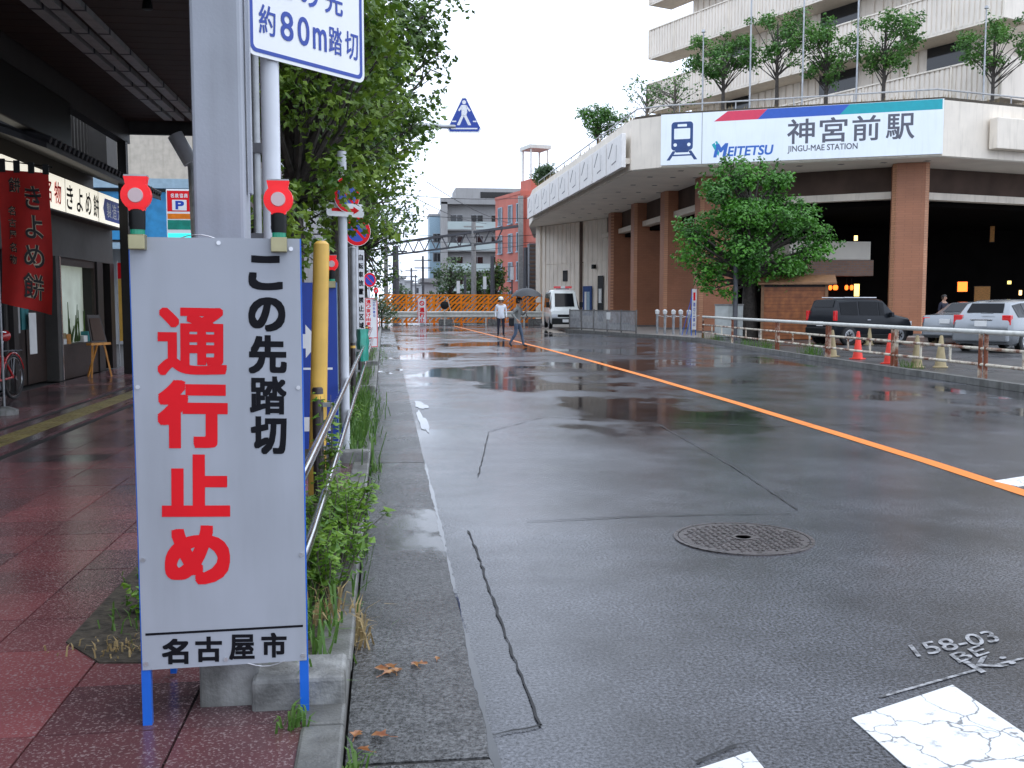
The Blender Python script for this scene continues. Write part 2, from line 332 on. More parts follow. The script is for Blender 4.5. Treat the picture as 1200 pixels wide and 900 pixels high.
def brickwork(name, c1, c2, mortar, sx, sz, ang=0.0, msize=0.015):
    m = bpy.data.materials.new(name); m.use_nodes = True
    n = m.node_tree.nodes; L = m.node_tree.links; p = n['Principled BSDF']; p.inputs['Roughness'].default_value = 0.55
    g = n.new('ShaderNodeNewGeometry')
    sx_ = n.new('ShaderNodeSeparateXYZ'); L.new(g.outputs['Position'], sx_.inputs[0])
    ad = n.new('ShaderNodeMath'); ad.operation = 'ADD'; L.new(sx_.outputs[0], ad.inputs[0]); L.new(sx_.outputs[1], ad.inputs[1])
    cb = n.new('ShaderNodeCombineXYZ'); L.new(ad.outputs[0], cb.inputs[0]); L.new(sx_.outputs[2], cb.inputs[1])
    bt = n.new('ShaderNodeTexBrick'); bt.inputs['Scale'].default_value = 1.0
    bt.inputs['Brick Width'].default_value = sx; bt.inputs['Row Height'].default_value = sz; bt.inputs['Mortar Size'].default_value = msize
    bt.inputs['Color1'].default_value = (*c1, 1); bt.inputs['Color2'].default_value = (*c2, 1); bt.inputs['Mortar'].default_value = (*mortar, 1)
    L.new(cb.outputs[0], bt.inputs['Vector'])
    nz = n.new('ShaderNodeTexNoise'); nz.inputs['Scale'].default_value = 0.8; nz.inputs['Detail'].default_value = 7; L.new(g.outputs['Position'], nz.inputs['Vector'])
    mr = n.new('ShaderNodeMapRange'); mr.inputs[3].default_value = 0.65; mr.inputs[4].default_value = 1.3; L.new(nz.outputs[0], mr.inputs[0])
    mu = n.new('ShaderNodeMix'); mu.data_type = 'RGBA'; mu.blend_type = 'MULTIPLY'; mu.inputs[0].default_value = 1
    L.new(bt.outputs[0], mu.inputs[6]); L.new(mr.outputs[0], mu.inputs[7]); L.new(mu.outputs[2], p.inputs['Base Color'])
    bp = n.new('ShaderNodeBump'); bp.inputs['Strength'].default_value = 0.4; bp.inputs['Distance'].default_value = 0.01; bp.invert = True
    L.new(bt.outputs[1], bp.inputs['Height']); L.new(bp.outputs[0], p.inputs['Normal'])
    M[name] = m
brickwork('column_tile', (0.4, 0.165, 0.085), (0.37, 0.15, 0.075), (0.31, 0.13, 0.07), 0.3, 0.1, msize=0.008)
brickwork('column_edge', (0.55, 0.27, 0.15), (0.5, 0.24, 0.13), (0.3, 0.14, 0.08), 0.3, 0.1, msize=0.008)
brickwork('kiosk_brick', (0.3, 0.16, 0.1), (0.24, 0.13, 0.09), (0.2, 0.16, 0.14), 0.3, 0.12)

mat('rib_wall', (0.82, 0.74, 0.63), rough=0.6, var=0.07, scale=0.8, dirt=0.3)
mat('rib_panel', (0.78, 0.7, 0.6), rough=0.6, var=0.06, scale=0.8, dirt=0.25)

# ------------------------------------------------------------------ mesh helpers
class MB:
    def __init__(s): s.v = []; s.f = []; s.m = []
    def add(s, vs, fs, mi=0):
        o = len(s.v); s.v += [tuple(x) for x in vs]
        for f in fs: s.f.append([o + i for i in f]); s.m.append(mi)
        return s
    def box(s, x0, x1, y0, y1, z0, z1, mi=0):
        return s.add([(x0, y0, z0), (x1, y0, z0), (x1, y1, z0), (x0, y1, z0), (x0, y0, z1), (x1, y0, z1), (x1, y1, z1), (x0, y1, z1)],
                     [(0, 3, 2, 1), (4, 5, 6, 7), (0, 1, 5, 4), (1, 2, 6, 5), (2, 3, 7, 6), (3, 0, 4, 7)], mi)
    def bar(s, p, q, w, h, mi=0, up=(0, 0, 1)):
        p = Vector(p); q = Vector(q); d = (q - p).normalized(); u = Vector(up)
        if abs(d.dot(u)) > 0.99: u = Vector((1, 0, 0))
        r = d.cross(u).normalized(); u = r.cross(d)
        a = [r * (sx * w / 2) + u * (sz * h / 2) for sx, sz in ((-1, -1), (1, -1), (1, 1), (-1, 1))]
        return s.add([p + k for k in a] + [q + k for k in a], [(3, 2, 1, 0), (4, 5, 6, 7), (0, 1, 5, 4), (1, 2, 6, 5), (2, 3, 7, 6), (3, 0, 4, 7)], mi)
    def tube(s, pts, r, n=10, mi=0, cap=True):
        pts = [Vector(p) for p in pts]; k = len(pts)
        rs = r if isinstance(r, (list, tuple)) else [r] * k
        vs = []; prev = None
        for i, p in enumerate(pts):
            d = (pts[min(i + 1, k - 1)] - pts[max(i - 1, 0)]).normalized()
            if prev is None:
                a = Vector((0, 0, 1)) if abs(d.z) < 0.9 else Vector((1, 0, 0))
                x = d.cross(a).normalized()
            else:
                x = (prev - d * prev.dot(d)).normalized()
            prev = x; y = d.cross(x)
            vs += [p + (x * math.cos(2 * math.pi * j / n) + y * math.sin(2 * math.pi * j / n)) * rs[i] for j in range(n)]
        fs = [(i * n + j, i * n + (j + 1) % n, (i + 1) * n + (j + 1) % n, (i + 1) * n + j) for i in range(k - 1) for j in range(n)]
        if cap: fs += [tuple(range(n - 1, -1, -1)), tuple(range((k - 1) * n, k * n))]
        return s.add(vs, fs, mi)
    def lathe(s, prof, n=16, c=(0, 0, 0), mi=0, axis='z', cap=True):
        vs = []
        for r, z in prof:
            for j in range(n):
                a = 2 * math.pi * j / n; x, y = r * math.cos(a), r * math.sin(a)
                v = (x, y, z) if axis == 'z' else ((z, x, y) if axis == 'x' else (y, z, x))
                vs.append((c[0] + v[0], c[1] + v[1], c[2] + v[2]))
        k = len(prof)
        fs = [(i * n + j, i * n + (j + 1) % n, (i + 1) * n + (j + 1) % n, (i + 1) * n + j) for i in range(k - 1) for j in range(n)]
        if cap: fs += [tuple(range(n - 1, -1, -1)), tuple(range((k - 1) * n, k * n))]
        return s.add(vs, fs, mi)
    def prism(s, poly, ext, mi=0):
        e = Vector(ext); n = len(poly); P = [Vector(p) for p in poly]
        return s.add(P + [p + e for p in P], [tuple(range(n - 1, -1, -1)), tuple(range(n, 2 * n))] +
                     [(i, (i + 1) % n, n + (i + 1) % n, n + i) for i in range(n)], mi)
    def slab(s, pts, z0, z1, mi=0):
        return s.prism([(p[0], p[1], z0) for p in pts], (0, 0, z1 - z0), mi)
    def strip(s, pts, w, z, mi=0):
        """flat ribbon along ground points"""
        P = [Vector((p[0], p[1], 0)) for p in pts]; vs = []
        for i, p in enumerate(P):
            d = (P[min(i + 1, len(P) - 1)] - P[max(i - 1, 0)]).normalized(); nn = Vector((-d.y, d.x, 0))
            ww = w[i] if isinstance(w, (list, tuple)) else w
            vs += [p + nn * ww / 2 + Vector((0, 0, z)), p - nn * ww / 2 + Vector((0, 0, z))]
        return s.add(vs, [(2 * i, 2 * i + 1, 2 * i + 3, 2 * i + 2) for i in range(len(P) - 1)], mi)
    def mesh(s, name, mats, smooth=False, angle=40):
        me = bpy.data.meshes.new(name); me.from_pydata(s.v, [], s.f)
        for k in (mats if isinstance(mats, (list, tuple)) else [mats]): me.materials.append(M[k])
        me.polygons.foreach_set('material_index', s.m)
        bm = bmesh.new(); bm.from_mesh(me)
        if len(bm.faces) < 5000: bmesh.ops.recalc_face_normals(bm, faces=bm.faces)
        bm.to_mesh(me); bm.free()
        if smooth:
            me.shade_smooth(); me.set_sharp_from_angle(angle=R(angle))
        return me
    def build(s, name, mats, parent=None, loc=None, rz=0.0, smooth=False, bevel=0.0, seg=2, **props):
        o = bpy.data.objects.new(name, s.mesh(name, mats, smooth)); C.objects.link(o)
        if parent is not None: o.parent = parent
        if loc is not None: o.location = loc
        o.rotation_euler.z = rz
        if bevel:
            b = o.modifiers.new('bevel', 'BEVEL'); b.width = bevel; b.segments = seg; b.limit_method = 'ANGLE'; b.angle_limit = R(40)
        for k, v in props.items(): o[k] = v
        return o
def link(name, me, parent=None, loc=(0, 0, 0), rz=0.0):
    o = bpy.data.objects.new(name, me); C.objects.link(o); o.parent = parent; o.location = loc; o.rotation_euler.z = rz
    return o
def thing(name, label, cat, loc=(0, 0, 0), rz=0.0, group=None):
    o = bpy.data.objects.new(name, None); C.objects.link(o); o.location = loc; o.rotation_euler.z = rz
    o.empty_display_size = 0.1; o['label'] = label; o['category'] = cat
    if group: o['group'] = group
    return o
def tag(o, label, cat, group=None):
    o['label'] = label; o['category'] = cat
    if group: o['group'] = group
    return o
def copy_tree(o, parent=None):
    c = o.copy(); C.objects.link(c); c.parent = parent
    for ch in list(o.children): copy_tree(ch, c)
    return c

# lettering: outline glyphs of the built-in font, fitted to a parallelogram
_gl = {}
def glyph(ch, bold):
    k = (ch, bold)
    if k not in _gl:
        c = bpy.data.curves.new('lettering', 'FONT'); c.body = ch; c.size = 1; c.offset = bold; c.resolution_u = 4
        o = bpy.data.objects.new('lettering', c); C.objects.link(o)
        dg = bpy.context.evaluated_depsgraph_get(); me = bpy.data.meshes.new_from_object(o.evaluated_get(dg))
        vs = [(v.co.x, v.co.y) for v in me.vertices]; fs = [tuple(p.vertices) for p in me.polygons]
        x0 = min(v[0] for v in vs); x1 = max(v[0] for v in vs); y0 = min(v[1] for v in vs); y1 = max(v[1] for v in vs)
        _gl[k] = ([((x - x0) / max(x1 - x0, 1e-5), (y - y0) / max(y1 - y0, 1e-5)) for x, y in vs], fs)
        bpy.data.objects.remove(o); bpy.data.curves.remove(c); bpy.data.meshes.remove(me)
    return _gl[k]
def write(mb, ch, O, U, V, bold=0.0, mi=0, shear=0.0):
    vs, fs = glyph(ch, 0.0); O = Vector(O); U = Vector(U); V = Vector(V)
    if bold < 0.003:
        mb.add([O + U * (a + shear * b) + V * b for a, b in vs], fs, mi); return
    # heavier weight: the outline swept round a small octagon, each pass a hair above the last
    N = U.cross(V).normalized(); m_ = min(U.length, V.length) * bold * 1.15; n_ = len(ch) if len(ch) > 1 else 1
    bu, bv = m_ / U.length, m_ / V.length
    for k in range(17):
        t = math.pi / 8 * k; sq = max(abs(math.cos(t)), abs(math.sin(t))); du, dv = (0, 0) if k == 16 else (bu * math.cos(t) / sq, bv * math.sin(t) / sq)
        mb.add([O + U * (bu + a * (1 - 2 * bu) + shear * b + du) + V * (bv + b * (1 - 2 * bv) + dv) + N * (k * 0.00004) for a, b in vs], fs, mi)
def write_rect(mb, ch, x0, x1, z0, z1, y, bold=0.0, mi=0, shear=0.0):
    write(mb, ch, (x0, y, z0), (x1 - x0, 0, 0), (0, 0, z1 - z0), bold, mi, shear)
def disc(mb, cx, cz, r, y, n=24, mi=0, r0=0.0):
    if r0:
        vs = [(cx + q * math.cos(2 * math.pi * j / n), y, cz + q * math.sin(2 * math.pi * j / n)) for q in (r0, r) for j in range(n)]
        mb.add(vs, [(j, n + j, n + (j + 1) % n, (j + 1) % n)[::-1] for j in range(n)], mi)
    else:
        mb.add([(cx + r * math.cos(2 * math.pi * j / n), y, cz + r * math.sin(2 * math.pi * j / n)) for j in range(n)], [tuple(range(n))], mi)
def rounded(x0, x1, z0, z1, r, y, n=5):
    p = []
    for cx, cz, a in ((x1 - r, z0 + r, -90), (x1 - r, z1 - r, 0), (x0 + r, z1 - r, 90), (x0 + r, z0 + r, 180)):
        for k in range(n + 1):
            t = R(a + 90 * k / n); p.append((cx + r * math.cos(t), y, cz + r * math.sin(t)))
    return p

# foliage
def leaf_faces(mb, p, nrm, size, r, lobed=False, mi=0):
    n = Vector(nrm).normalized(); a = Vector((r.uniform(-1, 1), r.uniform(-1, 1), r.uniform(-1, 1)))
    u = n.cross(a)
    if u.length < 1e-3: u = n.cross(Vector((1, 0, 0)))
    u.normalize(); w = n.cross(u); s = size * r.uniform(0.65, 1.25); p = Vector(p); d = n * (s * 0.14)
    if lobed:
        P = [(0, -.5), (.16, -.2), (.5, -.14), (.26, .1), (.3, .4), (0, .62), (-.3, .4), (-.26, .1), (-.5, -.14), (-.16, -.2)]
        vs = [p + u * (x * s) + w * (y * s) - (d if abs(x) > 0.2 else d * 0) for x, y in P]
        mb.add(vs, [(0, 1, 2, 3, 4, 5), (0, 5, 6, 7, 8, 9)], mi)
    else:
        mb.add([p - w * s * .5, p + u * s * .3 - d, p + w * s * .5, p - u * s * .3 - d], [(0, 1, 2), (0, 2, 3)], mi)
def clump(mb, c, rad, n, size, r, lobed=False, mi=0, squash=0.7):
    c = Vector(c)
    for _ in range(n):
        v = Vector((r.gauss(0, 1), r.gauss(0, 1), r.gauss(0, 1)))
        v = v.normalized() * (rad * r.random() ** 0.45); v.z *= squash
        nm = v.normalized() * 0.5 + Vector((r.uniform(-.6, .6), r.uniform(-.6, .6), r.uniform(0.1, 1.0)))
        leaf_faces(mb, c + v, nm, size, r, lobed, mi)
def tree(name, label, base, height, trunk_r, clumps, leaf, size, seed, bark='bark', per=60, lobed=False, group=None, lean=(0, 0), fork=0.45, extra=None, cat='tree', branch=True):
    """clumps: (dx, dy, dz, radius) relative to base; limbs run from the trunk to every clump"""
    r = random.Random(seed)
    t = thing(name, label, cat, base, 0, group)
    tr = MB(); top = Vector((lean[0], lean[1], height))
    pts = [Vector((0, 0, -0.05)), Vector((lean[0] * .15 + r.uniform(-.03, .03), lean[1] * .15, height * .3)), Vector((lean[0] * .5, lean[1] * .5 + r.uniform(-.05, .05), height * .62)), top]
    tr.tube(pts, [trunk_r * 1.35, trunk_r, trunk_r * .8, trunk_r * .35], 9)
    if branch:
        for (x, y, z, q) in clumps:
            f = max(fork, min(0.95, z / height * r.uniform(.55, .8)))
            a = Vector((lean[0] * f, lean[1] * f, height * f)); b = Vector((x, y, z))
            m = a.lerp(b, .5) + Vector((r.uniform(-.1, .1), r.uniform(-.1, .1), r.uniform(0, .15))) * q
            tr.tube([a, m, b], [trunk_r * .4, trunk_r * .22, trunk_r * .08], 5)
            for _ in range(3):
                e = b + Vector((r.uniform(-1, 1), r.uniform(-1, 1), r.uniform(-.5, .9))) * q * .8
                tr.tube([b.lerp(m, r.uniform(0, .5)), e], [trunk_r * .09, trunk_r * .03], 4, cap=False)
    tr.build('trunk', bark, t, smooth=True)
    cr = MB()
    for (x, y, z, q) in clumps:
        k = max(6, int(per * q * q / (size * size) * 0.012))
        clump(cr, (x, y, z), q, k, size, r, lobed)
        for _ in range(5):   # loose sprigs break the outline
            v = Vector((r.gauss(0, 1), r.gauss(0, 1), r.gauss(0, .8))).normalized() * q
            clump(cr, Vector((x, y, z)) + v, q * .38, max(3, k // 14), size, r, lobed)
    if extra: extra(cr, r)
    cr.build('crown', leaf if isinstance(leaf, (list, tuple)) else [leaf], t)
    return t
def crown_cloud(cx, cy, cz, rx, ry, rz, n, q, seed, hollow=0.55):
    r = random.Random(seed); out = []
    while len(out) < n:
        v = Vector((r.uniform(-1, 1), r.uniform(-1, 1), r.uniform(-1, 1)))
        if not hollow < v.length < 1: continue
        out.append((cx + v.x * rx, cy + v.y * ry, cz + v.z * rz, q * r.uniform(.65, 1.3)))
    return out

# ================================================================== SETTING
def struct(o): o['kind'] = 'structure'; return o
SW = 0.12                                    # pavement height above the road
struct(MB().add([(-300, -40, -0.06), (300, -40, -0.06), (300, 700, -0.06), (-300, 700, -0.06)], [(0, 1, 2, 3)]).build('ground', 'asphalt_lot'))
road = struct(MB().add([(0.3, -6, 0), (15, -6, 0), (15, 140, 0), (-1.2, 140, 0), (-1.2, 60, 0), (0.3, 45, 0)], [(0, 1, 2, 3, 4, 5)]).build('road', 'asphalt'))
# newer strip of asphalt along the gutter, patches, cracks
def patch(pts, m='asphalt_patch', z=0.004, name='asphalt_patch'):
    MB().add([(p[0], p[1], z) for p in pts], [tuple(range(len(pts)))]).build(name, m, road)
if 0: patch([(0.36, -5), (0.55, -5), (0.53, 3.4), (0.54, 6.4), (0.45, 6.55), (0.37, 6.5)])
if 0: patch([gz(300 + 620, 603), gz(620, 612), gz(560, 560), gz(575, 505), gz(640, 488), gz(700, 494), gz(770, 497), gz(850, 545)], z=0.0035)
if 0: patch([gz(640, 470), gz(705, 440), gz(820, 452), gz(860, 478), gz(770, 494), gz(690, 490)], 'asphalt_patch', 0.0045)
if 0: patch([gz(1060, 640), gz(1150, 634), gz(1290, 640), gz(1300, 668), gz(1130, 671)], 'asphalt_patch', 0.0045)
def crack(pts, w=0.018, seed=1):
    r = random.Random(seed); P = []
    for a, b in zip(pts, pts[1:]):
        a = Vector(a); b = Vector(b); k = max(2, int((b - a).length / 0.08))
        for i in range(k): P.append(a.lerp(b, i / k) + Vector((r.uniform(-1, 1), r.uniform(-1, 1), 0)) * 0.006)
    P.append(Vector(pts[-1]))
    MB().strip(P, [w * r.uniform(.15, .9) for _ in P], 0.0065).build('crack', 'crack', road)
crack([gz(549, 623), gz(560, 650), gz(590, 740), gz(634, 852)], 0.018, 1)
crack([gz(634, 852), gz(600, 858), gz(560, 866)], 0.02, 2)
crack([gz(618, 612), gz(760, 605), gz(926, 602)], 0.02, 3)
crack([gz(560, 560), gz(573, 506), gz(640, 488), gz(770, 497), gz(860, 548), gz(935, 598)], 0.016, 4)
crack([gz(815, 895), gz(860, 876), gz(876, 872)], 0.014, 5)
crack([gz(478, 455), gz(600, 453), gz(760, 447)], 0.05, 6)
crack([gz(790, 495), gz(900, 500), gz(1010, 497)], 0.03, 7)
crack([gz(480, 432), gz(560, 430), gz(700, 428)], 0.05, 8)
# painted markings
MB().strip([gz(1260, 597), gz(1200, 578), gz(1090, 542), gz(980, 508), gz(870, 474.5), gz(760, 442), gz(696, 424), gz(632, 407), gz(580, 394), gz(532, 382)], 0.16, 0.0042).build('centre_line', 'line_orange', road)
for i in range(4):
    x0 = 0.66 + i * 1.0; e = lambda x: 3.02 + 0.46 * (x - 1.04)
    mb = MB().slab([(x0, e(x0) - 3.0), (x0 + .54, e(x0 + .54) - 3.0), (x0 + .54, e(x0 + .54)), (x0, e(x0))], 0.001, 0.005)
    cs = mb.build('crossing_stripe', 'road_white', road)
    if 0:
        r = random.Random(40 + i)
        for k in range(4):
            y = e(x0) - .12 - k * .09; P = [Vector((x0 + .04 + r.uniform(0, .25), y + r.uniform(-.03, .03), 0))]
            for j in range(9): P.append(P[-1] + Vector((r.uniform(.015, .035), r.uniform(-.02, .026), 0)))
            MB().strip([p for p in P if p.x < x0 + .52], [.003 * r.uniform(.1, 1) for _ in range(20)], 0.0095).build('crack', 'crack', cs)
MB().slab([(5.12, 7.45), (8.6, 8.95), (8.5, 9.25), (5.08, 7.72)], 0.001, 0.005).build('stop_line', 'road_white', road)
mb = MB()
def gtext(s, o, u, v):
    O, U, V = gz(*o), gz(*u), gz(*v); Z = Vector((0, 0, 0.004)); write(mb, s, O + Z, U - O, V - O, 0.012)
gtext('158-03', (1075, 771), (1174, 752), (1064, 757)); gtext('BE', (1124, 778), (1160, 766), (1112, 768)); gtext('K:', (1150, 790), (1192, 778), (1128, 777))
mb.strip([gz(1030, 818), gz(1147, 785)], 0.015, 0.004); mb.strip([gz(1166, 780), gz(1230, 765)], 0.015, 0.004)
mb.build('chalk_writing', 'chalk', road)

# gutter slabs between kerb and asphalt
gut = struct(MB().box(-0.14, 0.33, -6, 60, -0.05, 0.001).build('gutter', 'grout'))
y = -3.0
while y < 52:
    MB().slab([(-0.14, y + .012), (0.335 + y * .0028, y + .012), (0.335 + (y + 6.1) * .0028, y + 6.14), (-0.14, y + 6.14)], 0.001, 0.007).build('gutter_slab', 'gutter_concrete', gut)
    y += 6.15
mat('water', (0.02, 0.021, 0.022), rough=0.03, var=0.2, bump=0.02, bscale=25)
r = random.Random(5)
def puddle(cx, cy, rx, ry, seed, z=0.0095):
    q = random.Random(seed); n = 40; ph = [q.uniform(0, 6.28) for _ in range(4)]
    P = []
    for i in range(n):
        a = 2 * math.pi * i / n; k = 1 + .22 * math.sin(2 * a + ph[0]) + .16 * math.sin(3 * a + ph[1]) + .1 * math.sin(5 * a + ph[2]) + .07 * math.sin(9 * a + ph[3])
        P.append((cx + rx * k * math.cos(a), cy + ry * k * math.sin(a), z))
    struct(MB().add(P, [tuple(range(n))]).build('puddle', 'water'))
puddle(0.02, 2.8, 0.12, 0.26, 3); 
P = [Vector((0.338 + .003 * y_ + r.uniform(-.003, .003), y_, 0)) for y_ in [2.5 + .06 * i for i in range(124)]]
struct(MB().strip(P, [max(.003, .02 + .016 * (math.sin(i * .31) * .5 + math.sin(i * .083 + 1) * .6) + r.uniform(-.012, .008)) for i, _ in enumerate(P)], 0.0082).build('puddle', 'water'))
puddle(0.47, 12.6, 0.05, 1.1, 9, 0.006); puddle(0.52, 14.6, 0.09, 0.5, 10, 0.006)

# left kerb: single stones near, one run beyond
kl = struct(MB().box(-0.285, -0.15, -4, 60, -0.05, 0.07).build('kerb', 'grout'))
me = MB().box(-0.07, 0.07, 0.004, 0.596, 0.0, 0.062).mesh('kerb_stone', 'kerb')
for i in range(34):
    o = link('kerb_stone', me, kl, (-0.211 + rnd.uniform(-.003, .003), 2.0 + i * .6, 0.07 + rnd.uniform(-.004, .004)), rnd.uniform(-.006, .006))
    b = o.modifiers.new('bevel', 'BEVEL'); b.width = 0.012; b.segments = 2
MB().box(-0.288, -0.148, 22.5, 60, 0.0, 0.13).build('kerb_run', 'kerb', kl, kind='stuff')

# left pavement
sw = struct(MB().box(-16, -0.286, -4, 60, -0.05, 0.092).build('sidewalk', 'grout'))
PLANT = [(3.62, 7.2), (8.75, 14.7), (15.6, 21.2), (22.2, 30), (31, 50)]
tw, tl = 0.45, 0.4145
me = MB().box(-tw / 2 + .0045, tw / 2 - .0045, -tl / 2 + .003, tl / 2 - .003, 0, 0.027).mesh('paving_tile', 'tile')
far = MB(); nt_ = 0
def planted(x, y): return x > -1.3 and any((a + .4 if x < -.68 and a < 4 else a - .1) < y < b for a, b in PLANT)
for j in range(-4, 60):
    yc = 3.25 + tl * (j + .5)
    for i in range(-2, 11):
        xc = -1.12 - tw * (i - .5)
        if planted(xc, yc) or xc > -0.4 or abs(xc + 3.82) < 0.3: continue
        if -1 <= j < 16 and nt_ < 290 and xc > -0.34 * yc - 1.2:
            link('paving_tile', me, sw, (xc, yc, 0.092 + rnd.uniform(-.0015, .0015)), rnd.uniform(-.003, .003)); nt_ += 1
        else: far.box(xc - tw / 2 + .0045, xc + tw / 2 - .0045, yc - tl / 2 + .003, yc + tl / 2 - .003, 0.092, 0.119)
far.build('paving_tile_field', 'tile', sw, kind='stuff')
mb = MB().box(-0.147, 0.147, -.149, .149, 0, .026)
for k in range(4): mb.box(-.11 + k * .062, -.075 + k * .062, -.135, .135, .026, .031)
me = mb.mesh('tactile_tile', 'tactile')
for k in range(50): link('tactile_tile', me, sw, (-3.82, 6.6 + k * .3, 0.093))
MB().box(-4.12, -3.972, 2, 22, .08, .119).build('edging_strip', 'tile', sw); MB().box(-3.668, -3.52, 2, 22, .08, .119).build('edging_strip', 'tile', sw)
# planting beds, their concrete ends and the paved gaps between them
for i, (a, b) in enumerate(PLANT):
    struct(MB().slab([(-1.3, b), (-1.3, a + .54), (-1.1, a + .28), (-.6, a + .22), (-.6, a), (-.287, a), (-.287, b)] if i == 0 else [(-1.3, a), (-.287, a), (-.287, b), (-1.3, b)], 0.05, 0.1245).build('planting_bed', 'soil'))
gaps = [(7.2, 8.62), (14.7, 15.45), (21.2, 22.05), (30, 31)]
me = MB().box(-.17, .17, -.17, .17, 0, .026).mesh('gap_paver', 'granite')
for a, b in gaps:
    n = max(1, round((b - a) / .35))
    for k in range(n):
        for i in range(3):
            link('gap_paver', me, sw, (-1.16 + i * .352, a + (k + .5) * (b - a) / n, .092))
ends = [(3.36, 3.6, -0.46), (8.62, 8.75, -0.62), (15.45, 15.6, -0.62), (22.05, 22.2, -0.62)]
lab = ['mossy concrete end block of the planting bed behind the road closed board',
       'grey concrete block ending the grassy bed below the blue sign board', 'concrete bed block between the brown rail posts',
       'small far concrete bed block past the teal sheet on the rail']
for (a, b, x), l in zip(ends, lab):
    tag(MB().box(x, -0.146, a, b, 0.06, 0.228).build('bed_block', 'concrete', bevel=0.015), l, 'kerb block', 'concrete end blocks of the planting beds')

mat('forecourt', (0.36, 0.34, 0.31), rough=0.4, var=0.12, scale=2, dirt=0.3)
# right kerb, parking lot and station forecourt
RK = [Vector(p + (0,)) for p in [(10.55, -4), (10.55, 12), (10.62, 15.4), (10.75, 18.5), (10.9, 22), (11.1, 25.5), (11.45, 30), (11.85, 34), (12.3, 38.2)]]
struct(MB().slab([(p.x + .14, p.y) for p in RK] + [(70, 38.2), (70, -4)], -0.05, 0.1).build('parking_lot', 'asphalt_lot'))
struct(MB().slab([(12.44, 38.2), (12.1, 41), (11.3, 44.4), (9.7, 52.2), (9.9, 60), (10.6, 68), (12, 80), (70, 80), (70, 38.2)], -0.05, 0.098).build('station_forecourt', 'forecourt'))
kr = struct(MB().slab([(p.x + .02, p.y) for p in RK] + [(p.x + .13, p.y) for p in reversed(RK)], -0.05, 0.06).build('kerb_far_side', 'grout'))
def along(poly, step):
    out = []; acc = 0
    for a, b in zip(poly, poly[1:]):
        L = (b - a).length; t = acc
        while t < L: out.append((a.lerp(b, t / L), math.atan2(b.y - a.y, b.x - a.x))); t += step
        acc = t - L
    return out
me = MB().box(0.004, 0.596, -.15, 0.0, 0.0, 0.125).mesh('kerb_stone', 'kerb')
for p, a in along(RK[2:], .6): link('kerb_stone', me, kr, (p.x, p.y, 0.003), a)
MB().slab([(12.3, 38.2), (11.95, 41), (11.15, 44.4), (9.55, 52.2), (9.7, 52.2), (11.3, 44.4), (12.1, 41), (12.45, 38.2)], 0, 0.11).build('kerb_ramp', 'kerb', kr)

# manhole cover
mh = thing('manhole_cover', 'round cast iron manhole cover with raised studs set in the wet road', 'manhole cover', (2.26, 6.02, 0))
MB().lathe([(.44, 0), (.44, .008), (.415, .009), (.415, .0)], 40, cap=False).build('rim', 'iron', mh)
mb = MB().lathe([(.408, 0), (.408, .0075)], 40)
for i in range(-9, 10):
    for j in range(-9, 10):
        x, y = i * .042, j * .042
        if x * x + y * y < .37 ** 2 and (x * x + y * y) > .09 ** 2:
            mb.box(x - .014, x + .014, y - .007, y + .007, .0075, .0115) if (i + j) % 2 else mb.box(x - .007, x + .007, y - .014, y + .014, .0075, .0115)
mb.lathe([(.075, .0075), (.075, .0125), (.05, .0125), (.05, .0075)], 20)
mb.build('cover', 'iron', mh)

# ================================================================== ROAD CLOSED BOARD (foreground)
def lamp(parent_label, loc, scale=1.0, rz=0.0, grp='red warning lamps on the boards'):
    t = thing('warning_lamp', parent_label, 'warning lamp', loc, rz, grp)
    k = scale
    b = MB(); b.box(-.03 * k, .03 * k, -.034 * k, .022 * k, -.045 * k, .012 * k); b.build('clip', 'brass', t, bevel=.003)
    MB().lathe([(.026 * k, .012 * k), (.026 * k, .03 * k)], 14).build('collar', 'green_band', t)
    b = MB().lathe([(.028 * k, .03 * k), (.03 * k, .07 * k), (.03 * k, .1 * k), (.024 * k, .105 * k)], 14); b.build('battery_case', 'black_plastic', t, smooth=True)
    MB().lathe([(.008 * k, 0), (.008 * k, .02 * k)], 8, (-.03 * k, 0, .05 * k), axis='x').build('switch', 'black_plastic', t)
    h = MB()
    h.lathe([(.03 * k, -.024 * k), (.054 * k, -.022 * k), (.056 * k, 0), (.051 * k, .022 * k), (.03 * k, .024 * k)], 24, (0, 0, .155 * k), axis='y')
    h.prism([(-.034 * k, -.022 * k, .185 * k), (.034 * k, -.022 * k, .185 * k), (.042 * k, -.022 * k, .225 * k), (-.042 * k, -.022 * k, .225 * k)], (0, .044 * k, 0))
    h.prism([(-.026 * k, -.02 * k, .098 * k), (.026 * k, -.02 * k, .098 * k), (.036 * k, -.02 * k, .13 * k), (-.036 * k, -.02 * k, .13 * k)], (0, .04 * k, 0))
    hd = h.build('head', 'lamp_red', t, smooth=True)
    MB().lathe([(.026 * k, -.03 * k), (.028 * k, -.024 * k), (.028 * k, -.018 * k)], 20, (0, 0, .155 * k), axis='y').build('lens', 'lamp_lens', hd)
    MB().box(-.041 * k, .041 * k, -.02 * k, .02 * k, .2255 * k, .231 * k).build('solar_cell', 'galvanised', hd)
    for s in (-1, 1):
        MB().lathe([(.004 * k, -.026 * k), (.004 * k, -.022 * k)], 8, (s * .038 * k, 0, .155 * k), axis='y').build('screw', 'lamp_red', hd)
    return t
BW, BH = 0.532, 1.40
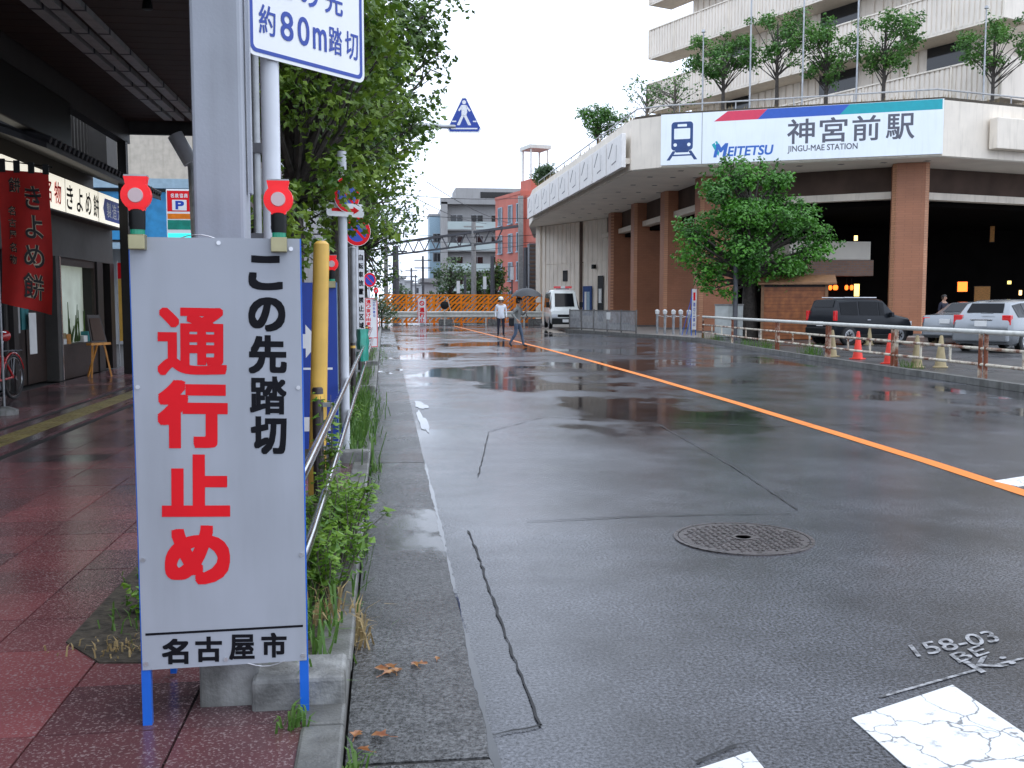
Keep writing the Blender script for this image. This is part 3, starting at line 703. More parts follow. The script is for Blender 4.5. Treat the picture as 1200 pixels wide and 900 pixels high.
def board(name, label, loc, rz, face, lean=0.0, frame='frame_blue', leg=0.18, W=BW, H=BH):
    t = thing(name, label, 'sign board', loc, rz); t.rotation_euler.x = lean
    MB().box(-W / 2 + .004, W / 2 - .004, -.003, .0, leg, leg + H).build('panel', face, t)
    f = MB()
    for s in (-1, 1): f.box(s * (W / 2 - .0135) - .0135, s * (W / 2 - .0135) + .0135, .001, .027, leg - .001, leg + H)
    f.box(-W / 2 + .027, W / 2 - .027, .001, .027, leg + H - .025, leg + H); f.box(-W / 2 + .027, W / 2 - .027, .001, .027, leg + .0, leg + .025)
    f.box(-W / 2 + .027, W / 2 - .027, .001, .027, leg + H * .5, leg + H * .5 + .025)
    f.build('frame', frame, t)
    for s in (-1, 1): MB().box(s * (W / 2 - .0135) - .0145, s * (W / 2 - .0135) + .0145, .0, .028, -.002, leg - .002).build('leg', frame, t)
    for s in (-1, 1):
        MB().bar((s * (W / 2 - .03), .03, leg + H * .8), (s * (W / 2 - .03), .03 + .42, .012), .022, .022).build('back_leg', frame, t)
    return t
# feet stand on the pavement just behind the near edge of the tiles
A = gz(170, 849, SW); B = gz(360.5, 838, SW)
bc = (A + B) / 2; brz = math.atan2(B.y - A.y, B.x - A.x) + R(2)
rb = board('road_closed_board', 'large white standing board with red road closed lettering and blue legs', (bc.x, bc.y, SW), brz, 'board_white', leg=0.187)
def b_uv(x, y):
    xl = 153 + 12 * (y - 280) / 508; xr = 356 + 7 * (y - 280) / 500; u = (x - xl) / (xr - xl)
    v = (y - (280 - 2 * u)) / ((788 - 9 * u) - (280 - 2 * u))
    return -BW / 2 + u * BW, .187 + BH * (1 - v)
def letters(items, m, name, bold):
    mb = MB()
    BOLD = {'通': .026, '行': .042, '止': .046, 'め': .044, '踏': .027, 'こ': .046, 'の': .042, '先': .036, '屋': .027}
    for ch, x0, x1, y0, y1 in items:
        a = Vector((b_uv(x0, y1)[0], -.0042, b_uv(x0, y1)[1])); u = b_uv(x1, y1); v = b_uv(x0, y0)
        write(mb, ch, a, Vector((u[0], -.0042, u[1])) - a, Vector((v[0], -.0042, v[1])) - a, BOLD.get(ch, bold))
    mb.build(name, m, rb)
letters([('通', 186, 267, 359, 438), ('行', 185.5, 267.5, 443, 523), ('止', 190, 270, 530, 604), ('め', 193, 269.5, 614, 685)], 'sign_red', 'red_lettering', 0.038)
letters([('こ', 293, 334, 298, 338), ('の', 292.7, 337, 346, 386), ('先', 292.7, 338.5, 390, 435), ('踏', 294, 338, 438, 483), ('切', 295, 338, 485, 530)], 'sign_black', 'black_lettering', 0.037)
letters([('名', 189, 220, 750, 781), ('古', 228, 259.5, 748, 779), ('屋', 268, 298.5, 746, 777), ('市', 306.5, 337, 744.5, 775)], 'sign_black', 'city_lettering', 0.033)
a = b_uv(170, 744.6); b = b_uv(357, 736.8)
MB().bar((a[0], -.0038, a[1]), (b[0], -.0038, b[1]), .0012, .0075).build('rule_line', 'sign_black', rb)
for x, y in [(160, 452), (356, 451), (165, 655), (360, 650), (170, 780), (359, 773), (264, 776), (163, 290), (344, 290), (258, 282)]:
    u, v = b_uv(x, y); u = max(-BW / 2 + .016, min(BW / 2 - .016, u)); v = max(.187 + .016, min(.187 + BH - .016, v))
    MB().lathe([(.007, -.007), (.0065, -.0045), (.0065, -.003)], 12, (u, 0, v), axis='y').build('bolt', 'bolt', rb)
MB().tube([(-.11 + .11 * i / 5, -.004 + .003, .187 + BH - .002 + .012 * math.sin(math.pi * i / 5)) for i in range(6)], .0018, 6).build('tie_wire', 'bolt', rb)
MB().tube([(.07 + .12 * i / 5, -.002, .189 - .014 * math.sin(math.pi * i / 5)) for i in range(6)], .0018, 6).build('tie_wire', 'bolt', rb)
def on_board(x, y, dz=0):
    u, v = b_uv(x, y); c, s = math.cos(brz), math.sin(brz)
    return (bc.x + u * c + .012 * s, bc.y + u * s - .012 * c, SW + v + dz)
lamp('red warning lamp on the corner of the white board toward the cake shop', on_board(165, 281), 0.84, brz)
lamp('red warning lamp on the white board in front of the white pole', on_board(330, 281), 0.84, brz)

# ------------------------------------------------------------------ arcade column, poles, signs near the kerb
ac = thing('arcade_column', 'square grey painted steel column rising behind the white board', 'column', (-0.54, 3.52, SW))
MB().box(-.082, .082, -.082, .082, .1, 5.0).build('shaft', 'post_grey', ac, bevel=.012)
MB().box(-.1, .1, -.1, .1, -.01, .24).build('base', 'concrete', ac, bevel=.008)
MB().box(.09, .1, -.02, .02, 1.75, 2.6).build('cable_cover', 'post_grey', ac)

p = gy(320, 300, 4.35)
sp = thing('crossing_distance_sign', 'white pole carrying a white plate with blue border and crossing distance lettering', 'road sign', (p.x, p.y, SW))
MB().tube([(0, 0, -.02), (0, 0, 4.2)], .0385, 20).build('pole', 'pole_white', sp, smooth=True)
# plate: far end to the road side
q0 = gy(289, 62, 3.95); ang = R(48)
plate = thing('plate', '', '', (0, 0, 0)); del plate['label']; del plate['category']; plate.parent = sp; plate.rotation_euler.z = ang
PW, PH = 0.68, 0.46; px0 = -.16; pz0 = 2.38
me = MB(); me.prism(rounded(px0, px0 + PW, pz0, pz0 + PH, .035, -.052), (0, .004, 0)); me.build('sheet', 'sign_white', plate)
mb = MB(); o_ = rounded(px0 + .014, px0 + PW - .014, pz0 + .014, pz0 + PH - .014, .028, -.0535); i_ = rounded(px0 + .03, px0 + PW - .03, pz0 + .03, pz0 + PH - .03, .02, -.0535)
n = len(o_); mb.add(o_ + i_, [(j, (j + 1) % n, n + (j + 1) % n, n + j) for j in range(n)]); mb.build('border', 'deep_blue', plate)
mb = MB()
def pl(ch, a, b, z0, z1, bold=.012): write_rect(mb, ch, px0 + a * PW, px0 + b * PW, pz0 + z0 * PH, pz0 + z1 * PH, -.0538, bold)
pl('約', .09, .22, .2, .46); pl('8', .26, .365, .2, .46, .02); pl('0', .4, .5, .2, .46, .02); pl('m', .53, .65, .2, .4, .02); pl('踏', .67, .79, .2, .46); pl('切', .82, .94, .2, .46)
pl('こ', .2, .36, .57, .83); pl('の', .42, .58, .57, .83); pl('先', .64, .8, .57, .83)
mb.build('lettering', 'deep_blue', plate)
for z in (2.5, 2.74): MB().bar((-.09, -.044, z), (.09, -.044, z), .012, .03).build('clamp', 'galvanised', plate)

p = gy(303, 300, 6.4)
cp_ = thing('conduit_pole', 'thin grey conduit pole with clamps behind the white sign pole', 'pole', (p.x, p.y, SW))
MB().tube([(0, 0, -.02), (0, 0, 4.8)], .025, 12).build('pipe', 'galvanised', cp_, smooth=True)
for z in (1.75, 2.3, 2.9): MB().box(-.05, .05, -.04, .04, z, z + .06).build('clamp', 'truss', cp_)
MB().tube([(-.09, .02, -.02), (-.09, .02, 4.8)], .014, 8).build('cable', 'black_plastic', cp_)

p = gz(371, 584, SW)
yp = thing('yellow_guard_pole', 'yellow round guard pole leaning slightly in front of the blue board', 'pole', (p.x, p.y, SW))
tl_ = Vector((0.06, .02, 1.79))
MB().tube([(0, 0, -.03), tl_ * .97, tl_, tl_ + Vector((0, 0, .02))], [.062, .055, .052, .03], 20).build('tube', 'yellow_paint', yp, smooth=True)

# steel pipe railing on brown posts
gr = thing('pipe_railing', 'steel two pipe railing on dark brown posts with yellow bands beside the planting beds', 'railing', (0, 0, SW))
for yy in (3.95, 6.95, 14.8, 18.9, 22.6, 26.5, 30.5):
    po = MB().tube([(-.46, yy, -.02), (-.46, yy, .79), (-.46, yy, .8)], [.038, .038, .03], 14).build('post', 'post_brown', gr, smooth=True)
    MB().lathe([(.0395, .72), (.0395, .755)], 14, (-.46, yy, 0)).build('band', 'yellow_paint', po)
    for z in (.38, .68): MB().bar((-.43, yy, z), (-.36, yy, z), .03, .03).build('bracket', 'galvanised', po)
for z, x in ((.68, -.335), (.38, -.32)):
    MB().tube([(x - .04, 3.6, z - .05), (x - .005, 3.95, z)] + [(x, 4.4 + k * 2.0, z + rnd.uniform(-.004, .004)) for k in range(14)], .0215, 12).build('pipe', 'chrome', gr, smooth=True)
mb = MB(); r = random.Random(2); rows = []
for k in range(7):
    z = .95 - k * .085; w = .1 + .03 * k
    rows.append([(-.36 + .10 * math.cos(a) + r.uniform(-.012, .012), 16.6 + w * math.sin(a) * 1.4 + r.uniform(-.02, .02), SW + z) for a in [2 * math.pi * j / 14 for j in range(14)]])
mb.add(sum(rows, []), [(i * 14 + j, i * 14 + (j + 1) % 14, (i + 1) * 14 + (j + 1) % 14, (i + 1) * 14 + j) for i in range(6) for j in range(14)] + [tuple(range(14))])
tag(mb.build('teal_sheet', 'teal_sheet', smooth=True), 'teal plastic sheet folded over the steel railing', 'sheet')

# blue detour board with lamp
bb = board('blue_detour_board', 'dark blue standing sign board with white arrows behind the yellow pole', (-0.655, 8.5, SW), 0, 'deep_blue', leg=.15, frame='pale_blue')
mb = MB(); y_ = -.0045; c = .02
def poly(pts): mb.add([(x, y_, z) for x, z in pts], [tuple(range(len(pts)))])
poly([(-.2, 1.12), (.0, 1.12), (.0, 1.2), (.12, 1.06), (.0, .92), (.0, 1.0), (-.1, 1.0), (-.1, .55), (-.2, .55)])
poly([(-.22, .82), (.22, .82), (.22, .838), (-.22, .838)]); poly([(.04, .4), (.14, .4), (.14, .74), (.04, .74)]); poly([(-.2, .3), (.2, .3), (.2, .42), (.16, .42), (-.2, .42)])
mb.build('white_arrow', 'sign_white', bb)
MB().box(.06, .2, -.0052, -.0035, .2, .28).build('notice', 'paper', bb)
lamp('red warning lamp on the blue board half hidden by leaves', (-.43, 8.5, SW + .15 + BH), 1.0)

# pole with round sign and arrow plate
p = gy(402, 300, 9.3)
rs = thing('parking_rule_sign', 'white pole with a red and blue round sign and an arrow plate among leaves', 'road sign', (p.x, p.y, SW))
MB().tube([(0, 0, -.02), (0, 0, 2.75)], .042, 16).build('pole', 'pole_white', rs, smooth=True)
hd = MB(); 
def round_sign(parent, z, R_, yaw, dx=0.0, dy=-.06, slash=True):
    e = bpy.data.objects.new('round_plate', None); C.objects.link(e); e.parent = parent; e.rotation_euler.z = yaw; e.location = (dx, 0, z)
    MB().lathe([(R_, dy), (R_, dy + .004)], 32, axis='y').build('sheet', 'sign_white', e)
    mb = MB(); disc(mb, 0, 0, R_ * .97, dy - .0015, 32, 0, R_ * .72)
    if slash: mb.bar((-R_ * .52, dy - .0015, R_ * .52), (R_ * .52, dy - .0015, -R_ * .52), .0006, R_ * .17, up=(1, 0, 1))
    mb.build('red_ring', 'sign_red', e)
    mb = MB(); disc(mb, 0, 0, R_ * .72, dy - .001, 32); mb.build('blue_field', 'sign_blue', e)
round_sign(rs, 2.36, .16, R(45))
e = bpy.data.objects.new('arrow_plate', None); C.objects.link(e); e.parent = rs; e.rotation_euler.z = R(30)
MB().prism(rounded(-.19, .19, 2.16, 2.28, .03, -.06), (0, .004, 0)).build('sheet', 'sign_white', e)
mb = MB(); y_ = -.0615; poly([(-.14, 2.205), (.08, 2.205), (.08, 2.185), (.14, 2.22), (.08, 2.255), (.08, 2.235), (-.14, 2.235)]); mb.build('arrow', 'sign_red', e)

# further posts along the beds
for nm, lb, px_, yy, rr, hh, m_ in [('slim_post', 'slim pale grey post just past the blue board', 405, 14.0, .04, 2.2, 'pole_white'),
                            ('slim_post', 'slim dull grey post beside the lettered white post', 414, 18.0, .06, 2.35, 'galvanised')]:
    q = gy(px_, 380, yy)
    t = thing(nm, lb, 'post', (q.x, q.y, SW), 0, 'slim posts by the railing')
    MB().tube([(0, 0, -.02), (0, 0, hh)], rr, 12).build('tube', m_, t, smooth=True); MB().lathe([(rr * 1.2, hh), (rr * .6, hh + .03)], 12).build('cap', 'galvanised', t)
q = gy(423.5, 380, 24.0)
t = thing('lettered_post', 'white square post with black vertical lettering by the railing', 'sign post', (q.x, q.y, SW))
MB().box(-.085, .085, -.085, .085, -.02, 2.62).build('post', 'sign_white', t, bevel=.006)
mb = MB()
for i, ch in enumerate('自転車放置禁止区域'): write_rect(mb, ch, -.062, .062, 2.38 - i * .2, 2.52 - i * .2, -.087, .03)
mb.build('lettering', 'sign_black', t)
q = gy(417, 271, 20.6)
t = thing('no_parking_sign', 'large round red and blue no parking sign at the tree edge', 'road sign', (q.x, q.y, SW), 0, 'no parking signs')
MB().tube([(0, 0, -.02), (0, 0, 3.2)], .035, 12).build('pole', 'pole_white', t, smooth=True); round_sign(t, q.z - SW, .3, R(25))
q = gy(432.5, 328, 42)
t = thing('no_parking_sign', 'small far no parking sign above the red lettered board', 'road sign', (q.x, q.y, SW), 0, 'no parking signs')
MB().tube([(0, 0, -.02), (0, 0, 2.8)], .04, 12).build('pole', 'pole_white', t, smooth=True); round_sign(t, q.z - SW, .3, R(30))
q = gy(435.5, 400, 28.6)
nb = board('no_through_board', 'narrow white board with red border and red vertical lettering near the barrier', (q.x, q.y, SW), R(20), 'sign_white', leg=.12, frame='galvanised', W=.38)
mb = MB()
for i, ch in enumerate('通り抜け出来ません'): write_rect(mb, ch, -.15, -.02, 1.36 - i * .125, 1.47 - i * .125, -.0045, .035)
W, z0, z1 = .38, .12, 1.52
for a, b_, c_, d_ in ((-W / 2 + .01, -W / 2 + .03, z0 + .01, z1 - .01), (W / 2 - .03, W / 2 - .01, z0 + .01, z1 - .01), (-W / 2 + .03, W / 2 - .03, z0 + .01, z0 + .03), (-W / 2 + .03, W / 2 - .03, z1 - .03, z1 - .01), (-W / 2 + .03, W / 2 - .03, z0 + .26, z0 + .28)):
    mb.box(a, b_, -.0045, -.0035, c_, d_)
mb.build('red_lettering', 'sign_red', nb)
mb = MB()
for i, ch in enumerate('この先踏切'): write_rect(mb, ch, .05, .12, 1.38 - i * .1, 1.46 - i * .1, -.0045, .02)
mb.build('blue_lettering', 'sign_blue', nb)
lamp('far red warning lamp on the narrow red lettered board', (q.x + .14, q.y, SW + .12 + BH), 1.3)

# overhead arm with the crosswalk sign
q = gy(544, 133, 23.0); pz = q.z
t = thing('crosswalk_sign', 'blue triangular pedestrian crossing sign hung on an arm over the road', 'road sign', (-0.62, 23.0, SW))
MB().tube([(0, 0, -.02), (0, 0, pz - SW - .15)], .06, 14).build('pole', 'galvanised', t, smooth=True)
MB().tube([(0, 0, pz - SW - .3), (q.x + .62 - .2, 0, pz - SW - .3)], .05, 10).build('arm', 'galvanised', t, smooth=True)
e = bpy.data.objects.new('triangle_plate', None); C.objects.link(e); e.parent = t; e.location = (q.x + .62, 0, pz - SW); e.rotation_euler.z = R(-6)
def tri(r_, b_, y, dz=0):   # triangle with blunted corners
    P = [(0, .44), (-.43, -.44), (.43, -.44)]; out = []
    for i in range(3):
        a, b, c = P[i - 1], P[i], P[(i + 1) % 3]
        for w in (a, c): out.append((r_ * (b[0] + (w[0] - b[0]) * b_), y, r_ * (b[1] + (w[1] - b[1]) * b_) + dz))
    return out
MB().prism(tri(1, .1, -.05), (0, .006, 0)).build('sheet', 'sign_white', e)
MB().add(tri(.93, .1, -.052, -.002), [tuple(range(6))]).build('blue_field', 'deep_blue', e)
mb = MB(); y_ = -.0535
disc(mb, 0, .24, .045, y_, 16); poly([(-.06, .18), (.05, .18), (.07, .02), (.04, -.06), (-.06, -.06)]); poly([(.05, .18), (.15, .05), (.12, .03), (.04, .12)]); poly([(-.06, .18), (-.14, .06), (-.11, .04), (-.05, .1)])
poly([(-.06, -.05), (.0, -.05), (-.1, -.27), (-.17, -.27)]); poly([(-.02, -.05), (.05, -.05), (.16, -.27), (.09, -.27)]); poly([(-.3, -.33), (.3, -.33), (.3, -.36), (-.3, -.36)])
poly([(-.28, -.2), (-.18, -.2), (-.18, -.17), (-.28, -.17)]); poly([(.2, -.2), (.28, -.2), (.28, -.17), (.2, -.17)])
mb.build('walking_figure', 'sign_white', e)

# ================================================================== ARCADE, SHOP AND LEFT-HAND BUILDINGS
def sub(name, parent, loc=(0, 0, 0), rz=0.0):
    o = bpy.data.objects.new(name, None); C.objects.link(o); o.parent = parent; o.location = loc; o.rotation_euler.z = rz; o.empty_display_size = .1
    return o
ar = thing('arcade_roof', 'dark brown slatted arcade roof over the pavement in front of the shop', 'arcade roof', (0, 0, 0))
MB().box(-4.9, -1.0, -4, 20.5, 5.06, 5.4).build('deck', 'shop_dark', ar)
me = MB().box(-3.88, -.02, .006, .314, 0, .045).mesh('soffit_board', 'soffit')
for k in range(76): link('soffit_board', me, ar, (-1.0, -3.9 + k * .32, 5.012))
MB().box(-5.1, -4.9, -4, 20.6, 4.6, 5.35).build('inner_beam', 'beam_grey', ar)
MB().box(-4.9, -.95, 20.5, 20.62, 4.78, 5.4).build('end_beam', 'beam_grey', ar)
MB().box(-1.0, -.94, -4, 20.5, 4.9, 5.42).build('edge_fascia', 'beam_grey', ar)
for x in (-4.0, -3.78, -3.52):
    b = MB().box(x - .07, x + .07, -4, 19.8, 4.93, 5.008).build('track_channel', 'rail_cream', ar)
    for k in range(18): MB().box(x - .078, x + .078, 1 + k * 1.05, 1.05 + k * 1.05, 4.925, 5.006).build('clip', 'truss', b)
for x in (-4.98,): MB().box(x - .08, x + .08, 20.25, 20.41, SW, 4.62).build('post', 'shop_dark', ar)
t = thing('downpipe', 'wide metal downpipe slanting from the end of the arcade roof', 'pipe', (0, 0, 0))
a, b = gy(205, 158, 20.35), gy(224, 191, 20.35)
MB().tube([a, b], .15, 14).build('pipe', 'pole_white', t, smooth=True); MB().tube([b, (b.x + .1, b.y, SW)], .07, 10).build('drop', 'galvanised', t, smooth=True)
for i, (x, yy) in enumerate([(-2.75, 11.6), (-2.62, 12.0), (-2.5, 11.2)]):
    t = thing('spot_lamp', 'small dark spot lamp under the arcade roof, %s' % ['nearest the light track', 'between its two neighbours', 'nearest the grey column'][i], 'lamp', (x, yy, 5.01), 0, 'spot lamps under the arcade')
    MB().tube([(0, 0, 0), (0, 0, -.06)], .01, 8).build('stem', 'black_plastic', t)
    MB().lathe([(.03, -.06), (.05, -.12), (.06, -.2), (.05, -.205)], 14).build('head', 'black_plastic', t, smooth=True)

sh = thing('cake_shop', 'dark cake shop with lit white sign and glass front under the arcade', 'shop', (-5.7, 14.0, SW), R(90))
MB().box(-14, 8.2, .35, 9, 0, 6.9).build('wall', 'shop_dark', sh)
MB().box(-14, 8.2, .0, .34, 2.2, 2.92).build('lintel', 'shop_wall', sh)
for x0, x1, m_ in ((2.3, 2.5, 'shop_dark'), (4.4, 4.56, 'shop_wall'), (6.95, 7.35, 'shop_dark'), (7.9, 8.2, 'shop_dark'), (-.4, -.2, 'shop_dark')):
    MB().box(x0, x1, -.01, .35, 0, 2.2).build('pillar', m_, sh)
MB().box(4.56, 4.62, -.03, .02, 0, 2.2).build('edge_trim', 'chrome', sh)
w = sub('display_window', sh)
MB().box(4.62, 6.95, .02, .34, 0, .62).build('plinth', 'wood_dark', w); MB().box(4.62, 6.95, .28, .34, .62, 2.2).build('back_panel', 'case_light', w)
MB().box(4.66, 4.72, .03, .09, .62, 2.2).build('frame', 'wood_dark', w); MB().box(6.87, 6.93, .03, .09, .62, 2.2).build('frame', 'wood_dark', w); MB().box(4.72, 6.87, .03, .09, 2.06, 2.2).build('frame', 'wood_dark', w)
mb = MB(); r = random.Random(8)
for k in range(14): 
    x = r.uniform(5.6, 6.7); mb.tube([(x, .2, .64), (x + r.uniform(-.2, .2), .18, .7 + r.uniform(.2, .7))], [.02, .006], 5)
mb.build('flower_arrangement', 'leaf_dark', w)
for k, (x, z, w2, h2, m2) in enumerate([(4.85, .62, .22, .14, 'banner_red'), (5.1, .62, .2, .1, 'paper'), (5.33, .62, .22, .18, 'wood_orange'), (5.1, .725, .18, .1, 'cone_tan'), (6.35, .62, .25, .12, 'paper'), (6.62, .62, .2, .2, 'teal_cloth'), (4.86, .765, .18, .1, 'paper')]): MB().box(x, x + w2, .12, .25, z, z + h2).build('gift_box', m2, w)
MB().box(4.85, 5.2, .24, .27, 1.3, 2.0).build('hanging_scroll', 'paper', w)
d = sub('glass_door', sh)
MB().box(-.2, 2.3, .1, .14, .05, 2.2).build('pane', 'glass_dark', d)
for x in (-.2, 1.05, 2.22): MB().box(x, x + .08, .07, .16, 0, 2.2).build('stile', 'shop_wall', d)
MB().box(1.2, 1.23, .03, .06, .95, 1.25).build('handle', 'chrome', d); MB().box(-.2, 2.3, .04, .2, 0, .03).build('threshold', 'chrome', d)
d = sub('side_door', sh)
MB().box(2.5, 4.4, .2, .25, .02, 2.2).build('leaf', 'wood_dark', d); MB().box(3.4, 3.44, .18, .2, .02, 2.2).build('stile', 'shop_dark', d)
MB().box(2.62, 2.75, .05, .16, .9, 1.95).build('curtain', 'rail_cream', d); MB().box(2.8, 2.95, .04, .15, .95, 1.95).build('curtain', 'teal_cloth', d); MB().box(3.0, 3.15, .05, .16, .95, 2.0).build('curtain', 'teal_cloth', d)
MB().box(2.95, 3.28, -.02, -.012, .55, 1.22).build('poster', 'paper', d); mb = MB(); disc(mb, 3.08, .82, .03, -.0135, 12); disc(mb, 3.18, .82, .03, -.0135, 12); mb.build('red_seals', 'sign_red', d)
s = sub('sign_box', sh)
MB().box(1.25, 8.05, -.3, -.02, 2.93, 3.5).build('light_box', 'lightbox', s)
for x in (2.9, 4.1, 6.1): MB().box(x, x + .012, -.304, -.3, 2.93, 3.5).build('seam', 'line_grey', s)
MB().box(1.25, 8.05, -.31, -.02, 2.9, 2.928).build('lower_trim', 'wood_dark', s)
mb = MB()
for ch, x in (('名', 3.0), ('物', 3.5)): write_rect(mb, ch, x, x + .36, 3.03, 3.4, -.306, .012, 0, .08)
mb.build('red_lettering', 'sign_red', s)
mb = MB()
for ch, x in (('き', 4.15), ('よ', 4.72), ('め', 5.25), ('餅', 5.75)): write_rect(mb, ch, x, x + .36, 3.0, 3.42, -.306, .014, 0, .08)
mb.build('black_lettering', 'sign_black', s)
MB().prism([(6.42, -.304, 3.22), (6.55, -.304, 3.0), (7.95, -.304, 3.0), (7.95, -.304, 3.42), (6.55, -.304, 3.42)], (0, -.004, 0)).build('blue_badge', 'sign_blue', s)
mb = MB()
for ch, x in (('製', 6.66), ('造', 7.06), ('元', 7.46)): write_rect(mb, ch, x, x + .32, 3.06, 3.36, -.3095, .01)
mb.build('white_lettering', 'sign_white', s)
# pent roof with round tile ends, lattice above
rf = MB().prism([(1.0, -1.0, 3.56), (1.0, .3, 4.0), (1.0, .3, 4.1), (1.0, -1.0, 3.64)], (7.3, 0, 0)).build('pent_roof', 'roof_tile', sh)
me = MB().tube([(0, -1.03, 3.68), (0, .28, 4.13)], .055, 8).mesh('roof_tile', 'roof_tile', True)
for k in range(33): link('roof_tile', me, rf, (1.1 + k * .22, 0, 0))
la = sub('lattice', sh)
me = MB().box(0, .06, .2, .34, 4.15, 5.6).mesh('slat', 'shop_wall')
for k in range(34): link('slat', me, la, (1.0 + k * .21, 0, 0))
MB().box(7.4, 8.2, -.15, .34, 4.12, 6.9).build('corner_panel', 'shop_wall', sh)
t = thing('black_box_sign', 'unlit black box sign hanging above the shop sign', 'sign', (-4.95, 12.0, 3.92), R(90))
MB().box(0, 4.7, -.1, .1, 0, .72).build('box', 'black_plastic', t, bevel=.02); MB().box(.2, .24, -.02, .02, .72, 1.1).build('hanger', 'truss', t); MB().box(4.4, 4.44, -.02, .02, .72, 1.1).build('hanger', 'truss', t)

# red banner on a pole
q = gy(27, 205, 13.0)
t = thing('red_banner', 'red cloth shop banner with black brush lettering on a pole', 'banner', (q.x, 13.0, SW), R(4))
MB().tube([(-.32, 0, 0), (-.32, 0, 3.25)], .014, 8).build('pole', 'galvanised', t); MB().tube([(-.34, 0, 3.12), (.34, 0, 3.04)], .008, 6).build('crossbar', 'black_plastic', t)
MB().lathe([(.16, 0), (.16, .06), (.05, .1)], 16, (-.32, 0, 0)).build('weight', 'concrete', t)
mb = MB(); nx, nz = 10, 14
def bf(u, v): return (-.29 + u * .58 + .02 * math.sin(v * 4) * v, .035 * math.sin(u * 7 + v * 3) * (.3 + v), 3.0 - v * 1.62 - .12 * u * v - .03 * u)
mb.add([bf(i / nx, j / nz) for j in range(nz + 1) for i in range(nx + 1)], [(j * (nx + 1) + i, (j + 1) * (nx + 1) + i, (j + 1) * (nx + 1) + i + 1, j * (nx + 1) + i + 1) for j in range(nz) for i in range(nx)])
ba = mb.build('cloth', 'banner_red', t, smooth=True)
for k in range(4): MB().box(-.27 + k * .165, -.2 + k * .165, -.012, .012, 2.97 - k * .006, 3.13 - k * .018).build('loop', 'black_plastic', t)
def on_cloth(items, m_, nm, off, bold):
    mb = MB()
    for ch, u0, u1, v0, v1 in items:
        vs, fs = glyph(ch, bold)
        mb.add([(lambda p: (p[0], p[1] - off, p[2]))(bf(u0 + (u1 - u0) * a, v1 + (v0 - v1) * b)) for a, b in vs], fs)
    mb.build(nm, m_, t)
big = [('き', .52, .84, .1, .27), ('よ', .5, .84, .31, .48), ('め', .46, .84, .52, .69), ('餅', .44, .82, .73, .92)]
sm = [(c_, .16, .32, .26 + .09 * i, .33 + .09 * i) for i, c_ in enumerate('名古屋名物')] + [('餅', .2, .44, .05, .16)]
on_cloth(big + sm, 'outline_pale', 'pale_outline', .006, .04); on_cloth(big + sm, 'text_black', 'black_lettering', .0085, .012)

# easel with a menu board
t = thing('easel', 'orange wooden easel with a small dark menu board by the display window', 'easel', (-5.28, 19.35, SW), R(60))
for a, b in (((-.14, 0, .62), (-.24, -.06, 0)), ((.14, 0, .62), (.24, -.06, 0)), ((0, .02, .62), (.02, .3, 0))):
    MB().bar(a, b, .03, .03).build('leg', 'wood_orange', t)
MB().box(-.24, .24, -.07, .05, .6, .645).build('shelf', 'wood_orange', t)
MB().prism([(-.19, -.03, .65), (.19, -.03, .65), (.15, .1, 1.16), (-.15, .1, 1.16)], (0, .02, 0)).build('menu_board', 'wood_dark', t)
MB().prism([(-.15, -.032, .69), (.15, -.032, .69), (.12, .075, 1.1), (-.12, .075, 1.1)], (0, -.004, 0)).build('picture', 'station_brown', t)

